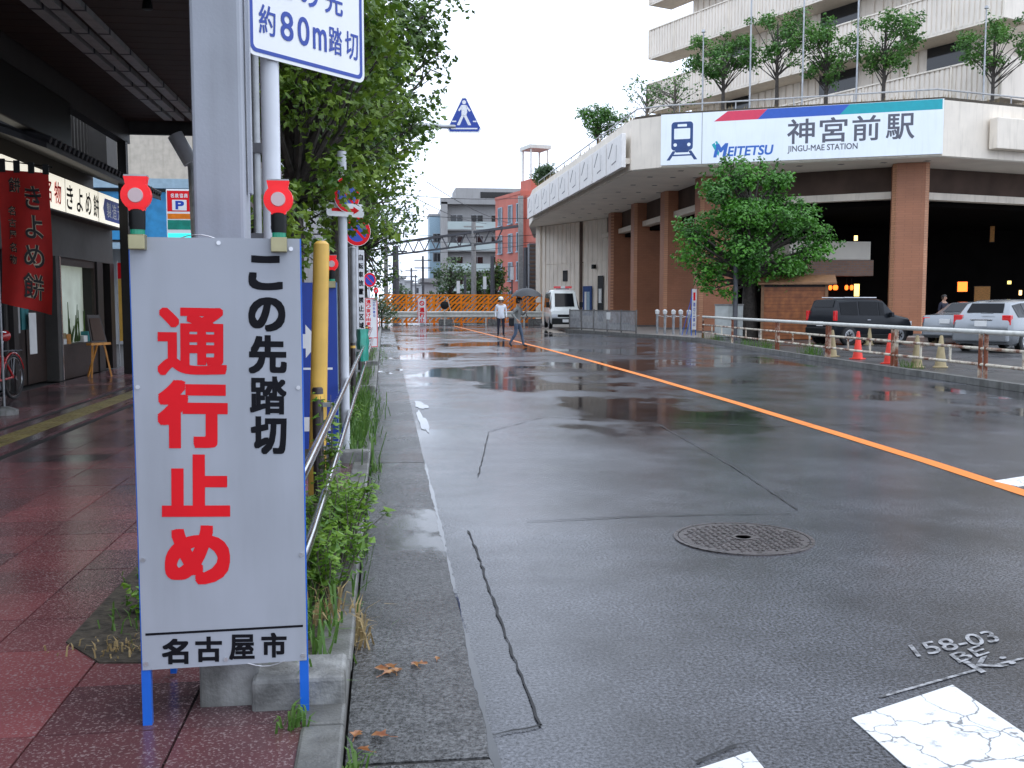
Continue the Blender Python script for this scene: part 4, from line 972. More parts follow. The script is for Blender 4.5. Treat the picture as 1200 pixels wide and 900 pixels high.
# bicycle
def bicycle(label, loc, rz):
    t = thing('bicycle', label, 'bicycle', loc, rz)
    def ring(c, rr, tr, n=28): return [(c[0], c[1] + rr * math.cos(2 * math.pi * k / n), c[2] + rr * math.sin(2 * math.pi * k / n)) for k in range(n + 1)]
    for cy_ in (-.52, .52):
        w = sub('wheel', t)
        MB().tube(ring((0, cy_, .32), .305, 0), .02, 8, cap=False).build('tyre', 'rubber', w, smooth=True); MB().tube(ring((0, cy_, .32), .28, 0), .01, 6, cap=False).build('rim', 'chrome', w, smooth=True)
        mb = MB()
        for k in range(18): a = 2 * math.pi * k / 18; mb.tube([(0, cy_, .32), (0, cy_ + .28 * math.cos(a), .32 + .28 * math.sin(a))], .0015, 3, cap=False)
        mb.build('spokes', 'chrome', w); MB().lathe([(.02, -.04), (.02, .04)], 10, (0, cy_, .32), axis='x').build('hub', 'chrome', w)
        MB().tube([(0, cy_ + .345 * math.cos(a), .32 + .345 * math.sin(a)) for a in [R(20 + 13 * k) for k in range(12)]], .018, 6).build('mudguard', 'bike_red', t, smooth=True)
    f = MB()
    for a, b in (((0, -.52, .32), (0, -.05, .3)), ((0, -.05, .3), (0, -.2, .78)), ((0, -.05, .3), (0, .36, .78)), ((0, -.52, .32), (0, -.17, .66)), ((0, .36, .86), (0, .4, .66)), ((0, -.17, .62), (0, .37, .72))): f.tube([a, b], .018, 8)
    f.build('frame', 'bike_red', t, smooth=True)
    MB().tube([(0, .4, .7), (0, .45, .5), (0, .52, .32)], .014, 8).build('fork', 'bike_red', t, smooth=True)
    MB().tube([(0, -.2, .78), (0, -.225, .88)], .013, 8).build('seat_post', 'chrome', t)
    MB().tube([(0, -.36, .9), (0, -.3, .915), (0, -.2, .91), (0, -.08, .9)], [.03, .085, .06, .025], 10).build('saddle', 'bike_red', t, smooth=True)
    MB().tube([(-.27, .28, .98), (-.2, .36, 1.0), (0, .37, .96), (.2, .36, 1.0), (.27, .28, .98)], .012, 8).build('handlebar', 'chrome', t, smooth=True); MB().tube([(0, .36, .86), (0, .37, .96)], .013, 8).build('stem', 'chrome', t)
    mb = MB()
    for x in (-.06, 0, .06): mb.tube([(x, -.24, .7), (x, -.68, .7)], .007, 6)
    mb.bar((-.07, -.68, .7), (.07, -.68, .7), .012, .012); mb.tube([(.05, -.6, .7), (.03, -.52, .32)], .006, 6); mb.build('rack', 'truss', t)
    MB().lathe([(.09, -.008), (.09, .008)], 20, (.04, -.05, .3), axis='x').build('chainring', 'truss', t); MB().bar((.06, -.05, .3), (.06, .05, .16), .015, .02).build('crank', 'chrome', t)
    mb = MB(); mb.box(-.17, .17, .44, .7, .72, .74)
    for x in (-.17, .17): mb.box(x - .006, x + .006, .42, .72, .72, .96)
    mb.box(-.17, .17, .71, .72, .72, .96); mb.box(-.17, .17, .42, .43, .72, .96); mb.build('basket', 'truss', t)
    return t
bicycle('red bicycle parked by the shop door with its saddle showing', (-5.33, 14.55, SW), R(176))

# parking sign beyond the shop
q = gy(211, 250, 30)
t = thing('parking_sign', 'tall red and green parking sign with a blue letter P beyond the shop', 'sign', (q.x, 30, SW))
MB().tube([(0, 0.08, 0), (0, 0.08, 4.6)], .06, 12).build('pole', 'galvanised', t)
z1 = gy(211, 222, 30).z - SW; z0 = gy(211, 284, 30).z - SW; w_ = .37
MB().box(-w_, w_, -.06, .06, z0, z1).build('box', 'sign_white', t, bevel=.02); H_ = z1 - z0
for nm, a, b, m_ in (('red_field', .58, .97, 'sign_red'), ('orange_strip', .44, .54, 'orange_paint'), ('green_strip', .24, .42, 'teal_sheet'), ('lit_strip', .03, .17, 'glow_cyan')):
    MB().box(-w_ + .03, w_ - .03, -.064, -.0605, z0 + a * H_, z0 + b * H_).build(nm, m_, t)
MB().box(-.2, .2, -.068, -.0645, z0 + .6 * H_, z0 + .8 * H_).build('white_field', 'sign_white', t)
mb = MB(); write_rect(mb, 'P', -.11, .13, z0 + .62 * H_, z0 + .78 * H_, -.0695, .05); mb.build('letter', 'sign_blue', t)
mb = MB()
for i, ch in enumerate('名鉄協商'): write_rect(mb, ch, -.24 + i * .125, -.14 + i * .125, z0 + .84 * H_, z0 + .92 * H_, -.0655, .02)
mb.build('white_lettering', 'sign_white', t)

# building across the parking gap and its neighbours
def windows(parent, nrm_y, xs, zs, w, h, frame='galvanised', glass='glass_dark', sill=True):
    for z in zs:
        for x in xs:
            e = sub('window', parent, (x, nrm_y, z))
            MB().box(-w / 2, w / 2, -.02, .02, 0, h).build('pane', glass, e)
            f = MB()
            f.box(-w / 2 - .06, -w / 2, -.06, .02, -.06, h + .06); f.box(w / 2, w / 2 + .06, -.06, .02, -.06, h + .06); f.box(-w / 2, w / 2, -.06, .02, h, h + .06); f.box(-w / 2, w / 2, -.06, .02, -.06, 0); f.box(-.025, .025, -.045, -.02, 0, h)
            f.build('frame', frame, e)
bd = thing('tenement_building', 'beige walled building behind the parking sign with dark street side', 'building', (-5.2, 36, 0), R(90))
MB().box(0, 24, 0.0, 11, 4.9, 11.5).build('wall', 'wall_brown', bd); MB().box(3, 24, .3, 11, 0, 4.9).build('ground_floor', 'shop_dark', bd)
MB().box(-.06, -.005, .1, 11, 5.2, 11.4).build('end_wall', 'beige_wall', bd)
windows(bd, -.02, [1.5 + 2.6 * k for k in range(9)], [5.8, 8.6], 1.5, 1.4)
for k in range(5): MB().box(3 + k * 5, 3.3 + k * 5, -.1, .3, 0, 4.9).build('pillar', 'wall_grey', bd)
MB().box(0, 24, -.6, -.02, 4.6, 4.88).build('awning', 'beam_grey', bd)
t = thing('blue_carport', 'pale blue steel carport with a bright blue panel behind the parking sign', 'carport', (-11, 33.0, 0))
for x in (-4, -1.6, .8, 3.2, 5.4): MB().box(x - .09, x + .09, -.09, .09, 0, 5.1).build('post', 'pale_blue', t)
MB().box(-4.2, 5.6, -.1, .1, 5.1, 5.4).build('beam', 'pale_blue', t); MB().box(-4.2, 5.6, -.06, .06, 3.2, 3.4).build('beam', 'pale_blue', t)
MB().box(-4, 5.3, .12, .2, 3.5, 5.0).build('panel', 'cyan_panel', t); MB().box(-4.2, 5.8, .2, 2.8, 5.2, 5.35).build('roof', 'wall_grey', t); MB().box(-4.2, 5.5, 2.4, 2.5, 0, 3.6).build('back_screen', 'wall_grey', t)
t = thing('yellow_shop_flag', 'narrow yellow and red upright banner at the far corner of the shop', 'banner', (-5.55, 22.7, SW))
MB().tube([(-.2, 0, 0), (-.2, 0, 2.3)], .012, 8).build('pole', 'galvanised', t); MB().box(-.19, .22, -.004, .004, .55, 1.9).build('cloth', 'yellow_paint', t); MB().box(-.19, .22, -.004, .004, 1.905, 2.25).build('red_top', 'sign_red', t)
bd = thing('grey_block', 'pale grey building behind the street trees', 'building', (-4.9, 61, 0), R(90))
MB().box(0, 46, 0, 10, 0, 13).build('wall', 'wall_grey', bd); windows(bd, -.02, [2 + 3.4 * k for k in range(13)], [1.0, 4.6, 8.2], 1.8, 1.6)
MB().box(0, 46, -.15, -.02, 12.6, 13.2).build('parapet', 'concrete', bd)

# ------------------------------------------------------------------ street trees on the left
LM = ['leaf_maple']
A_ = crown_cloud(.32, .1, 3.55, .6, 1.6, 1.6, 52, .36, 21, .2) + [(.1, -1.9, 1.98, .2), (.12, -2.3, 2.1, .17), (.2, -1.4, 1.9, .22), (-.1, -1.2, 2.1, .25), (.1, -.8, 1.75, .2), (.4, -1.1, 2.42, .17), (.28, -1.2, 2.28, .16)]
tree('street_tree', 'nearest street tree with lobed light green leaves around the sign poles', (-.82, 9.6, .1), 5.2, .1, A_, LM, .078, 1, per=300, lobed=True, group='street trees along the kerb')
B_ = crown_cloud(.3, 0, 5.1, 1.25, 2.0, 2.1, 46, .5, 22, .2) + crown_cloud(-.1, 0, 3.7, .5, 1.2, .7, 8, .4, 23, .2) + [(1.35, -.2, 5.5, .5), (1.6, 0, 5.1, .38), (1.2, .3, 6.2, .55), (1.5, .4, 5.9, .4), (1.75, .1, 5.4, .25), (1.0, -.5, 4.6, .4), (1.9, 0, 6.3, .4)]
tree('street_tree', 'tall street tree leaning over the road beyond the distance sign', (-.82, 16.2, .1), 6.8, .13, B_, ['leaf_dark'], .1, 2, per=330, lobed=True, group='street trees along the kerb', lean=(.4, 0))
Cc = crown_cloud(.3, 0, 6.0, 1.5, 2.2, 2.8, 52, .6, 24, .15)
tree('street_tree', 'street tree behind the no parking sign', (-.8, 26, .1), 7.5, .14, Cc, LM, .15, 3, per=330, group='street trees along the kerb')
D_ = crown_cloud(.4, 0, 5.3, 1.7, 2.5, 3.5, 50, .75, 25, .15)
tree('street_tree', 'far dark street tree near the orange barrier', (-.9, 44, .1), 8, .2, D_, ['leaf_dark'], .2, 4, per=330, group='street trees along the kerb')
E_ = crown_cloud(0, 0, 1.1, .8, 1.6, 1.0, 22, .45, 26, .1)
tree('bush', 'leafy green bush at the end of the orange barrier by the kerb', (-.15, 58, 0), 1.3, .05, E_, ['leaf_far'], .14, 5, per=300, cat='bush')

# ------------------------------------------------------------------ weeds, grass, fallen leaves
def weed(label, loc, h, n, spread, size, seed):
    r = random.Random(seed); t = thing('weed_plant', label, 'weed', loc, 0, 'leafy weeds in the planting beds'); st = MB(); lf = MB()
    for i in range(n):
        a = r.uniform(0, 6.28); e = Vector((math.cos(a) * spread * r.random(), math.sin(a) * spread * 1.6 * r.random(), h * r.uniform(.5, 1)))
        b = Vector((e.x * .25, e.y * .25, 0)); m_ = b.lerp(e, .5) + Vector((r.uniform(-.03, .03), r.uniform(-.03, .03), .05))
        st.tube([b, m_, e], [.005, .0035, .0015], 5, cap=False)
        for k in range(22):
            f = r.uniform(.2, 1); p = b.lerp(m_, f * 2) if f < .5 else m_.lerp(e, f * 2 - 1)
            o = Vector((r.uniform(-1, 1), r.uniform(-1, 1), r.uniform(-.2, .8))).normalized()
            leaf_faces(lf, p + o * size * r.uniform(.3, 1.1), Vector((o.x * .5, o.y * .5, 1)), size * r.uniform(.6, 1.3), r, False)
    st.build('stems', 'bark_pale', t); lf.build('leaves', 'leaf_weed', t)
weed('tall leafy weed bushing out beside the white board under the steel railing', (-.26, 5.25, .1), .54, 56, .32, .052, 61)
weed('leafy weed in front of the tallest weed near the board edge', (-.28, 4.65, .1), .42, 34, .25, .047, 62)
weed('leafy weed behind the tallest weed with reddish tips', (-.24, 5.95, .1), .38, 24, .22, .045, 63)
weed('small weed beside the straw in the bare soil patch by the red tiles', (-1.05, 4.5, .1), .14, 8, .12, .05, 64)
weed('small green weed at the far corner of the bare soil patch', (-1.12, 5.5, .1), .13, 8, .15, .04, 65)
weed('leafy shoots climbing in front of the yellow pole', (-.42, 6.7, .1), .85, 9, .12, .06, 66)
weed('low weed at the grassy bed beyond the concrete block', (-.4, 10.5, .1), .4, 14, .2, .06, 67)
def blades(spots, name, m_, seed, lab_):
    r = random.Random(seed); mb = MB()
    for x, y, sx, sy, n, h in spots:
        for _ in range(n):
            px_, py_ = x + r.gauss(0, sx), y + r.gauss(0, sy); a = r.uniform(0, 6.28); hh = h * r.uniform(.5, 1.2); L_ = hh * r.uniform(.3, .9)
            d_ = Vector((math.cos(a), math.sin(a), 0)); s_ = Vector((-d_.y, d_.x, 0)) * (.004 + .008 * h); b = Vector((px_, py_, .1 if px_ < -.2 or px_ > 9 else .005))
            m2 = b + d_ * L_ * .4 + Vector((0, 0, hh * .75)); e = b + d_ * L_ + Vector((0, 0, hh * r.uniform(.6, 1)))
            mb.add([b - s_, b + s_, m2 + s_ * .8, m2 - s_ * .8, e], [(0, 1, 2, 3), (3, 2, 4)])
    o = mb.build(name, m_); o['kind'] = 'stuff'; o['label'] = lab_; o['category'] = 'grass'
blades([(-.38, 3.95, .1, .2, 130, .2), (-.33, 4.7, .1, .4, 120, .25), (-.38, 5.6, .12, .5, 100, .3), (-.3, 10.2, .1, .6, 260, .32), (-.33, 11.6, .12, .8, 300, .34), (-.3, 13.3, .12, .7, 220, .3),
        (-.25, 9.2, .06, .3, 60, .2), (-.42, 17.5, .1, 1, 110, .2), (-.42, 19.5, .1, 1, 110, .22), (-.35, 24.5, .12, 1.5, 80, .2), (-.2, 29, .15, 2, 90, .2), (11.7, 29.5, .06, .3, 70, .3), (11.55, 25.8, .08, .3, 110, .32), (11.25, 20.2, .08, .2, 60, .2), (11.9, 31.5, .08, .5, 60, .25), (12.4, 36.5, .1, .6, 80, .25), (-.1, 3.02, .03, .05, 34, .1), (-.3, 3.22, .025, .03, 26, .11),
        (-1.05, 4.6, .08, .2, 60, .1), (-1.12, 5.2, .12, .2, 50, .07), (-.1, 8.9, .03, .2, 40, .1), (-.13, 6.2, .01, .5, 40, .07)], 'grass', 'grass', 3, 'green grass growing in the planting beds along the kerb')
blades([(-.16, 4.35, .04, .1, 70, .16), (-1.0, 4.05, .12, .06, 130, .06), (-.3, 4.3, .05, .1, 30, .14)], 'dry_grass', 'straw', 4, 'dry straw coloured grass in the soil and over the kerb')
FL = ['largest brown fallen leaf in the gutter cluster beside the board', 'brown fallen leaf overlapping the middle of the gutter cluster', 'brown fallen leaf at the road side of the gutter cluster', 'brown fallen leaf at the near side of the gutter cluster', 'lone brown fallen leaf past the gutter cluster', 'small brown fallen leaf touching the lone leaf', 'brown fallen leaf against the kerb by the near grass tuft', 'pale brown fallen leaf lying in the near puddle', 'smallest brown leaf in the near grass tuft', 'tiny brown leaf nearest the asphalt edge']
def fallen(px, py, s, seed, m_='leaf_brown'):
    r = random.Random(seed); p = gz(px, py); mb = MB()
    P = [(0, -.5), (.16, -.2), (.5, -.14), (.26, .1), (.3, .4), (0, .62), (-.3, .4), (-.26, .1), (-.5, -.14), (-.16, -.2)]
    mb.add([(x * s, y * s, .006 + abs(x) * s * .3 + r.uniform(0, .006)) for x, y in P], [(0, 1, 2, 3, 4, 5), (0, 5, 6, 7, 8, 9)])
    mb.tube([(0, -.5 * s, .006), (.1 * s, -.95 * s, .004)], .0015, 4)
    tag(mb.build('fallen_leaf', m_, None, (p.x, p.y, .008), r.uniform(0, 6.28)), FL[seed - 300], 'leaf', 'fallen leaves in the gutter')
for i, (px_, py_, s_) in enumerate([(449, 789, .07), (458, 786, .06), (466, 790, .05), (455, 793, .06), (487, 783, .05), (494, 782, .045), (418, 866, .05), (447, 867, .06), (427, 884, .045), (512, 776, .03)]): fallen(px_, py_, s_, 300 + i)

# ================================================================== STATION
SZ = 7.4
V2 = lambda x, y: Vector((x, y, 0))
FF, FN, SL, SR, RR = V2(10.67, 71.7), V2(10.97, 44.0), V2(12.06, 42.9), V2(22.3, 38.1), V2(27.0, 39.3)
st = thing('station_building', 'cream station building with wide canopy, brick columns and planted roof', 'station')
outl = [FF, FN, SL, SR, RR, V2(60, 47.5), V2(60, 90), V2(13.5, 90), V2(11.2, 77)]
MB().slab(outl, SZ, 9.6).build('canopy', 'station_cream', st)
def inset(pts, d):
    c = V2(35, 62); return [p + (c - p).normalized() * d for p in pts]
MB().slab(inset(outl, .12), SZ - .03, SZ - .002).build('soffit', 'station_soffit', st)
MB().slab(inset(outl, .35), 9.6, 9.78).build('roof_bed', 'soil', st)
mb = MB()
for i in range(8):
    for j in range(3): 
        p = V2(12.4 + j * 1.1, 46 + i * 3.2); mb.box(p.x - .12, p.x + .12, p.y - .12, p.y + .12, SZ - .036, SZ - .031)
for k in range(7):
    p = SL.lerp(SR, .06 + k * .15) + Vector((.42, .9, 0)) * 1.2; mb.box(p.x - .12, p.x + .12, p.y - .12, p.y + .12, SZ - .036, SZ - .031)
mb.build('downlights', 'line_grey', st)
# fascia panels toward the road
d = (FN - FF).normalized(); n = Vector((-1, 0, 0)); PWd = (FN - FF).length / 9
for k in range(9):
    e = sub('fascia_panel', st, tuple(FN + Vector((-.42, 0, 0)) - d * PWd * k), R(-90))   # local x runs toward the camera
    w = PWd - .06
    MB().box(-w, 0, 0, .2, SZ + .12, SZ + 1.62).build('slab', 'panel_white', e, bevel=.02)
    MB().box(-w + .15, -.15, .2, .42, SZ + .3, SZ + .55).build('bracket', 'station_cream', e)
    mb = MB(); yy = -.006
    def pg(pts): mb.add([(-w + a * w, yy, SZ + .12 + b * 1.5) for a, b in pts], [tuple(range(len(pts)))])
    pg([(.12, .5), (.16, .47), (.42, .86), (.38, .89)]); pg([(.36, .22), (.66, .26), (.66, .3), (.36, .26)]); pg([(.64, .3), (.66, .3), (.68, .75), (.66, .75)])
    mb.build('emblem', 'line_grey', e)
# planted edge and rail on the roof
rl = sub('roof_rail', st)
edge = [V2(11.0, 71), V2(11.3, 44.2), V2(12.3, 43.3), V2(22.3, 38.6), V2(27.0, 39.8), V2(45, 44.2)]
for z in (10.12,): MB().tube([(p.x, p.y, z) for p in edge], .035, 8).build('pipe', 'rail_cream', rl)
for p, a in along(edge, 2.4): MB().tube([(p.x, p.y, 9.6), (p.x, p.y, 10.12)], .025, 6).build('post', 'rail_cream', rl)
# columns
def column(x, y, rz, w, dpt, h, name='column'):
    e = sub(name, st, (x, y, .08), rz); c = .16
    pts = [(c, 0), (w - c, 0), (w, c), (w, dpt), (0, dpt), (0, c)]
    MB().slab(pts, 0, h).build('shaft', 'column_tile', e)
    for a, b in (((0, c), (c, 0)), ((w - c, 0), (w, c))):
        a = Vector((*a, 0)); b = Vector((*b, 0)); nn = Vector((b.y - a.y, a.x - b.x, 0)).normalized() * .006
        mb = MB(); mb.add([a + nn, b + nn, b + nn + Vector((0, 0, h - .02)), a + nn + Vector((0, 0, h - .02))], [(0, 1, 2, 3)]); mb.build('corner_tiles', 'column_edge', e)
    MB().box(-.03, w + .03, -.03, dpt + .03, 0, .12).build('footing', 'granite', e)
for y_ in (63.9, 57.8, 51.4, 45.4): column(14.7, y_, 0, 1.75, .95, SZ - .12)
column(15.9, 67.2, 0, .9, .9, SZ - .12)
sa = math.atan2(SR.y - SL.y, SR.x - SL.x)
column(21.35, 40.2, sa, 1.45, 1.1, SZ - .12); column(33.2, 43.2, R(14), 1.45, 1.1, SZ - .12)
# beams between columns, upper wall, dark hall
pl_ = [V2(15.3, 72), V2(15.3, 45.9), V2(22.2, 41.0), V2(33.5, 43.9), V2(55, 49)]
for a, b in zip(pl_, pl_[1:]):
    dd = (b - a).normalized(); nn = Vector((dd.y, -dd.x, 0))
    a2 = a + dd * .0; b2 = b
    MB().bar((*(a2 + nn * -.1).xy, 6.14), (*(b2 + nn * -.1).xy, 6.14), .5, .3).build('beam', 'station_cream', st)
    MB().bar((*(a2 - nn * .2).xy, 6.84), (*(b2 - nn * .2).xy, 6.84), .2, 1.06).build('upper_wall', 'station_brown', st)
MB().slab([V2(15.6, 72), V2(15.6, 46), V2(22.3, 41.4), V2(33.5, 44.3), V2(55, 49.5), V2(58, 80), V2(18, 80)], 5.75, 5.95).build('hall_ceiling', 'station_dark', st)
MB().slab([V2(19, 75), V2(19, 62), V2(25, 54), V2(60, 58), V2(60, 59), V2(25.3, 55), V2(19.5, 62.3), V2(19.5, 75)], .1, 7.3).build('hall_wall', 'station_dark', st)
# kiosk block inside
a = gy(925, 300, 47.5); b = gy(1020, 300, 47.5)
MB().box(a.x, b.x, 47.5, 52, 3.65, 4.55).build('kiosk_fascia', 'station_soffit', st); MB().box(a.x - .2, b.x + .1, 47.35, 52, 2.85, 3.63).build('kiosk_canopy', 'kiosk_brick', st)
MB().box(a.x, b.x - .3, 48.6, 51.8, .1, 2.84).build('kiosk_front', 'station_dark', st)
# ribbed side wall
wa, wb = V2(12.1, 76.4), V2(15.6, 67.7); wd = (wb - wa).normalized(); wang = math.atan2(wd.y, wd.x); WL = (wb - wa).length
w = sub('ribbed_wall', st, (wa.x, wa.y, .1), wang)
MB().box(-.3, WL + .5, .06, .4, 0, SZ - .15).build('backing', 'rib_wall', w)
me0 = MB().box(.03, .56, 0, .07, 0, 4.28).mesh('wall_panel', 'rib_wall'); me1 = MB().box(.03, .56, 0, .07, 4.34, SZ - .16).mesh('wall_panel', 'rib_wall')
for k in range(16):
    for me in (me0, me1): link('wall_panel', me, w, (k * WL / 16, 0, 0))
for x in (.3, WL * .58): MB().box(x, x + .3, -.08, .06, 0, SZ - .16).build('pilaster', 'station_brown' if x > 1 else 'rib_wall', w)
MB().box(-.65, .0, -.15, .4, 0, SZ - .14).build('end_pier', 'station_cream', w)
MB().box(WL * .6 + .4, WL * .6 + 1.5, -.16, -.09, .5, 2.6).build('poster_case', 'text_navy', w); MB().box(WL * .6 + .65, WL * .6 + .9, -.175, -.162, .7, 2.2).build('poster', 'paper', w); MB().box(WL * .6 + .98, WL * .6 + 1.3, -.175, -.162, .7, 2.2).build('poster', 'pale_blue', w)
MB().box(WL * .6 + 2.2, WL * .6 + 2.9, -.1, -.085, .1, 3.3).build('side_door', 'glass_dark', w); MB().box(WL * .6 + 2.35, WL * .6 + 2.7, -.115, -.102, 1.4, 2.4).build('notice', 'paper', w)
MB().box(3.1, 3.75, -.04, -.01, 3.0, 3.8).build('wall_window', 'glass_dark', w); MB().box(WL * .6 + 1.7, WL * .6 + 1.95, -.3, -.08, 3.8, 4.1).build('wall_lamp', 'black_plastic', w)

# station name sign
LS = (SR - SL).length
ss = thing('station_name_sign', 'long white station name sign with train symbol and coloured stripe', 'sign', (SL.x, SL.y, SZ), sa)
MB().box(.0, LS, -.16, -.01, .06, 2.22).build('panel', 'station_sign', ss)
Z0, ZH = .06, 2.16
X = lambda u: u * LS
Zv = lambda v: Z0 + ZH * (1 - v)
def quadp(pts, m_, nm, off=-.163):
    MB().add([(X(u), off, Zv(v)) for u, v in pts], [tuple(range(len(pts)))]).build(nm, m_, ss)
quadp([(.155, 0), (.157, 0), (.157, 1), (.155, 1)], 'line_grey', 'divider')
quadp([(.2, .19), (.25, .005), (.395, .005), (.36, .19)], 'band_red', 'red_stripe'); quadp([(.36, .19), (.395, .005), (.685, .005), (.65, .19)], 'band_blue', 'blue_stripe'); quadp([(.65, .19), (.685, .005), (.995, .005), (.995, .19)], 'band_teal', 'teal_stripe')
mb = MB()
for ch, u0, u1 in (('神', .468, .565), ('宮', .582, .678), ('前', .695, .79), ('駅', .81, .905)): write_rect(mb, ch, X(u0), X(u1), Zv(.7), Zv(.23), -.164, .012)
write_rect(mb, 'JINGU-MAE STATION', X(.47), X(.715), Zv(.88), Zv(.73), -.164, .012); mb.build('name_lettering', 'text_grey', ss)
mb = MB(); write_rect(mb, 'EITETSU', X(.252), X(.415), Zv(.88), Zv(.69), -.164, .03, 0, .03); write_rect(mb, 'M', X(.2), X(.245), Zv(.89), Zv(.62), -.164, .05, 0, .2); mb.build('company_lettering', 'logo_blue', ss)
mb = MB(); 
def pq(pts, mi=0): mb.add([(X(u), -.1645, Zv(v)) for u, v in pts], [tuple(range(len(pts)))], mi)
pq([(.193, .64), (.203, .6), (.222, .8), (.218, .87)], 1); pq([(.205, .585), (.212, .57), (.222, .66), (.22, .7)], 1)
mb.build('company_initial', ['logo_blue', 'band_teal'], ss)
# train symbol
mb = MB(); x0, x1 = X(.04), X(.122); cx = (x0 + x1) / 2
body = rounded(x0, x1, Zv(.72), Zv(.16), .14, -.164); win = rounded(x0 + .12, x1 - .12, Zv(.5), Zv(.29), .03, -.166); dest = rounded(cx - .2, cx + .2, Zv(.255), Zv(.205), .03, -.166)
mb.add(body, [tuple(range(len(body)))]); mb.add(win, [tuple(range(len(win)))], 1); mb.add(dest, [tuple(range(len(dest)))], 1)
disc(mb, x0 + .17, Zv(.61), .075, -.166, 18, 1); disc(mb, x1 - .17, Zv(.61), .075, -.166, 18, 1)
for s_ in (-1, 1): mb.add([(cx + s_ * a, -.164, Zv(v)) for a, v in ((.26, .73), (.4, .73), (.66, .91), (.52, .91))], [(0, 1, 2, 3)])
mb.add([(cx + a, -.164, Zv(v)) for a, v in ((-.38, .8), (.38, .8), (.42, .83), (-.42, .83))], [(0, 1, 2, 3)])
mb.add([(cx + a, -.164, Zv(v)) for a, v in ((-.3, .72), (.3, .72), (.26, .76), (-.26, .76))], [(0, 1, 2, 3)])
mb.build('train_symbol', ['text_navy', 'station_sign'], ss)
# box on the cream face
e = Vector((RR.x, RR.y, 0)); ra = math.atan2(47.5 - 39.3, 60 - 27.0)
t = sub('wall_box', st, (24.6, 38.55, SZ), math.atan2(RR.y - SR.y, RR.x - SR.x)); MB().box(0, 2.4, -.4, .02, .35, 1.6).build('box', 'station_cream', t, bevel=.03)

# ------------------------------------------------------------------ stacked floors above the station
UL = V2(19.24, 72); ud = Vector((math.sin(R(22.5)), -math.cos(R(22.5)), 0)); UN = Vector((-ud.y, ud.x, 0)) * -1; UK = UL + ud * 28
ub = thing('upper_building', 'beige multi storey block with ribbed balcony bands above the station canopy', 'building', (UL.x, UL.y, 0), math.atan2(ud.y, ud.x))
# local x runs toward the camera, local y points into the block
yin = 1 if Vector((-math.sin(math.atan2(ud.y, ud.x)), math.cos(math.atan2(ud.y, ud.x)), 0)).dot(Vector((1, 0, 0))) > 0 else -1
def yb(a, b): return (a, b) if yin > 0 else (-b, -a)
y0, y1 = yb(2.0, 22); MB().box(2.5, 26, y0, y1, 9.7, 28).build('core_wall', 'rib_panel', ub)
me = MB(); 
def corr(w_, h_, per, dep):
    mb = MB(); P = []; n_ = int(w_ / per); s_ = w_ / n_
    for k in range(n_): P += [(k * s_, 0), (k * s_ + s_ * .62, 0), (k * s_ + s_ * .68, dep), (k * s_ + s_ * .94, dep)]
    P.append((w_, 0))
    vs = [(x, y * yin, z) for z in (0, h_) for x, y in P]; n2 = len(P)
    mb.add(vs, [(i, i + 1, n2 + i + 1, n2 + i) for i in range(n2 - 1)]); return mb
mpan = corr(2.7, 1.9, .3, .05).mesh('balcony_panel', 'rib_panel'); mcore = corr(23.4, 1.88, .6, .08)
BANDS = [11.6, 15.4, 19.2, 23.0, 26.8]
for z in BANDS:
    for k in range(10): link('balcony_panel', mpan, ub, (k * 2.8 + .05, 0, z))
    a, b = yb(.02, 2.0); MB().box(0, 28, a, b, z - .12, z + .12).build('floor_slab', 'station_cream', ub)
    a, b = yb(-.06, .1)
    for k in range(11): MB().box(k * 2.8 - .05, k * 2.8 + .05, a, b, z - .1, z + 1.95).build('mullion', 'station_cream', ub)
    MB().box(0, 28, a, b, z + 1.9, z + 1.98).build('cap_rail', 'station_cream', ub)
    a, b = yb(0, 2.0); MB().box(-.05, .05, a, b, z - .1, z + 1.95).build('end_panel', 'rib_panel', ub)
    a, b = yb(.06, 20); MB().box(27.95, 28.05, a, b, z - .1, z + 1.95).build('return_panel', 'rib_panel', ub)
    a, b = yb(1.9, 1.98)
    for x0_, x1_ in ((6.2, 8.4), (14.5, 17.4), (22.2, 24.8)): MB().box(x0_, x1_, a, b, z - 1.85, z - .13).build('window', 'glass_dark', ub)
    for k in range(38):
        if any(q0_ - .3 < 2.5 + k * .62 < q1_ + .1 for q0_, q1_ in ((6.2, 8.4), (14.5, 17.4), (22.2, 24.8))): continue
        a2, b2 = yb(1.93, 1.998); MB().box(2.52 + k * .62, 2.98 + k * .62, a2, b2, z - 1.85, z - .13).build('wall_rib', 'rib_panel', ub)

# roof garden trees, flag poles
def rtree(px_, y_, topy, w_, seed, label, bare=False, leaf='leaf_roof', low=.45):
    b = gy(px_, 200, y_); zt = gy(px_, topy, y_).z; h = zt - 9.75
    wd_ = w_ / 1167 * y_ / 2
    rq = random.Random(seed * 7); wd_ *= rq.uniform(1.1, 1.35); low += rq.uniform(-.08, .12); ox = rq.uniform(-.4, .4)
    cl = crown_cloud(ox, 0, h * (1 + low) / 2, wd_, wd_ * .8, h * (1 - low) / 2, 30 if not bare else 18, .42 if not bare else .5, seed, .35)
    tree('roof_tree', label, (b.x, b.y, 9.75), h * .9, .085, cl, leaf, .15, seed, 'bark_pale' if bare else 'bark', per=900 if not bare else 40, group='small trees on the station roof', fork=.25)
rtree(1160, 44.5, 22, 110, 71, 'dense roof tree over the plain cream canopy face')
rtree(1033, 43.5, 14, 92, 72, 'spreading roof tree above the last characters of the station name')
rtree(966, 44.5, 26, 84, 73, 'roof tree above the first characters of the station name')
rtree(908, 45.5, 12, 84, 74, 'tall slender roof tree above the blue stripe of the sign')
rtree(846, 46.5, 40, 74, 75, 'half bare roof tree above the divider of the station sign', leaf='leaf_roof')
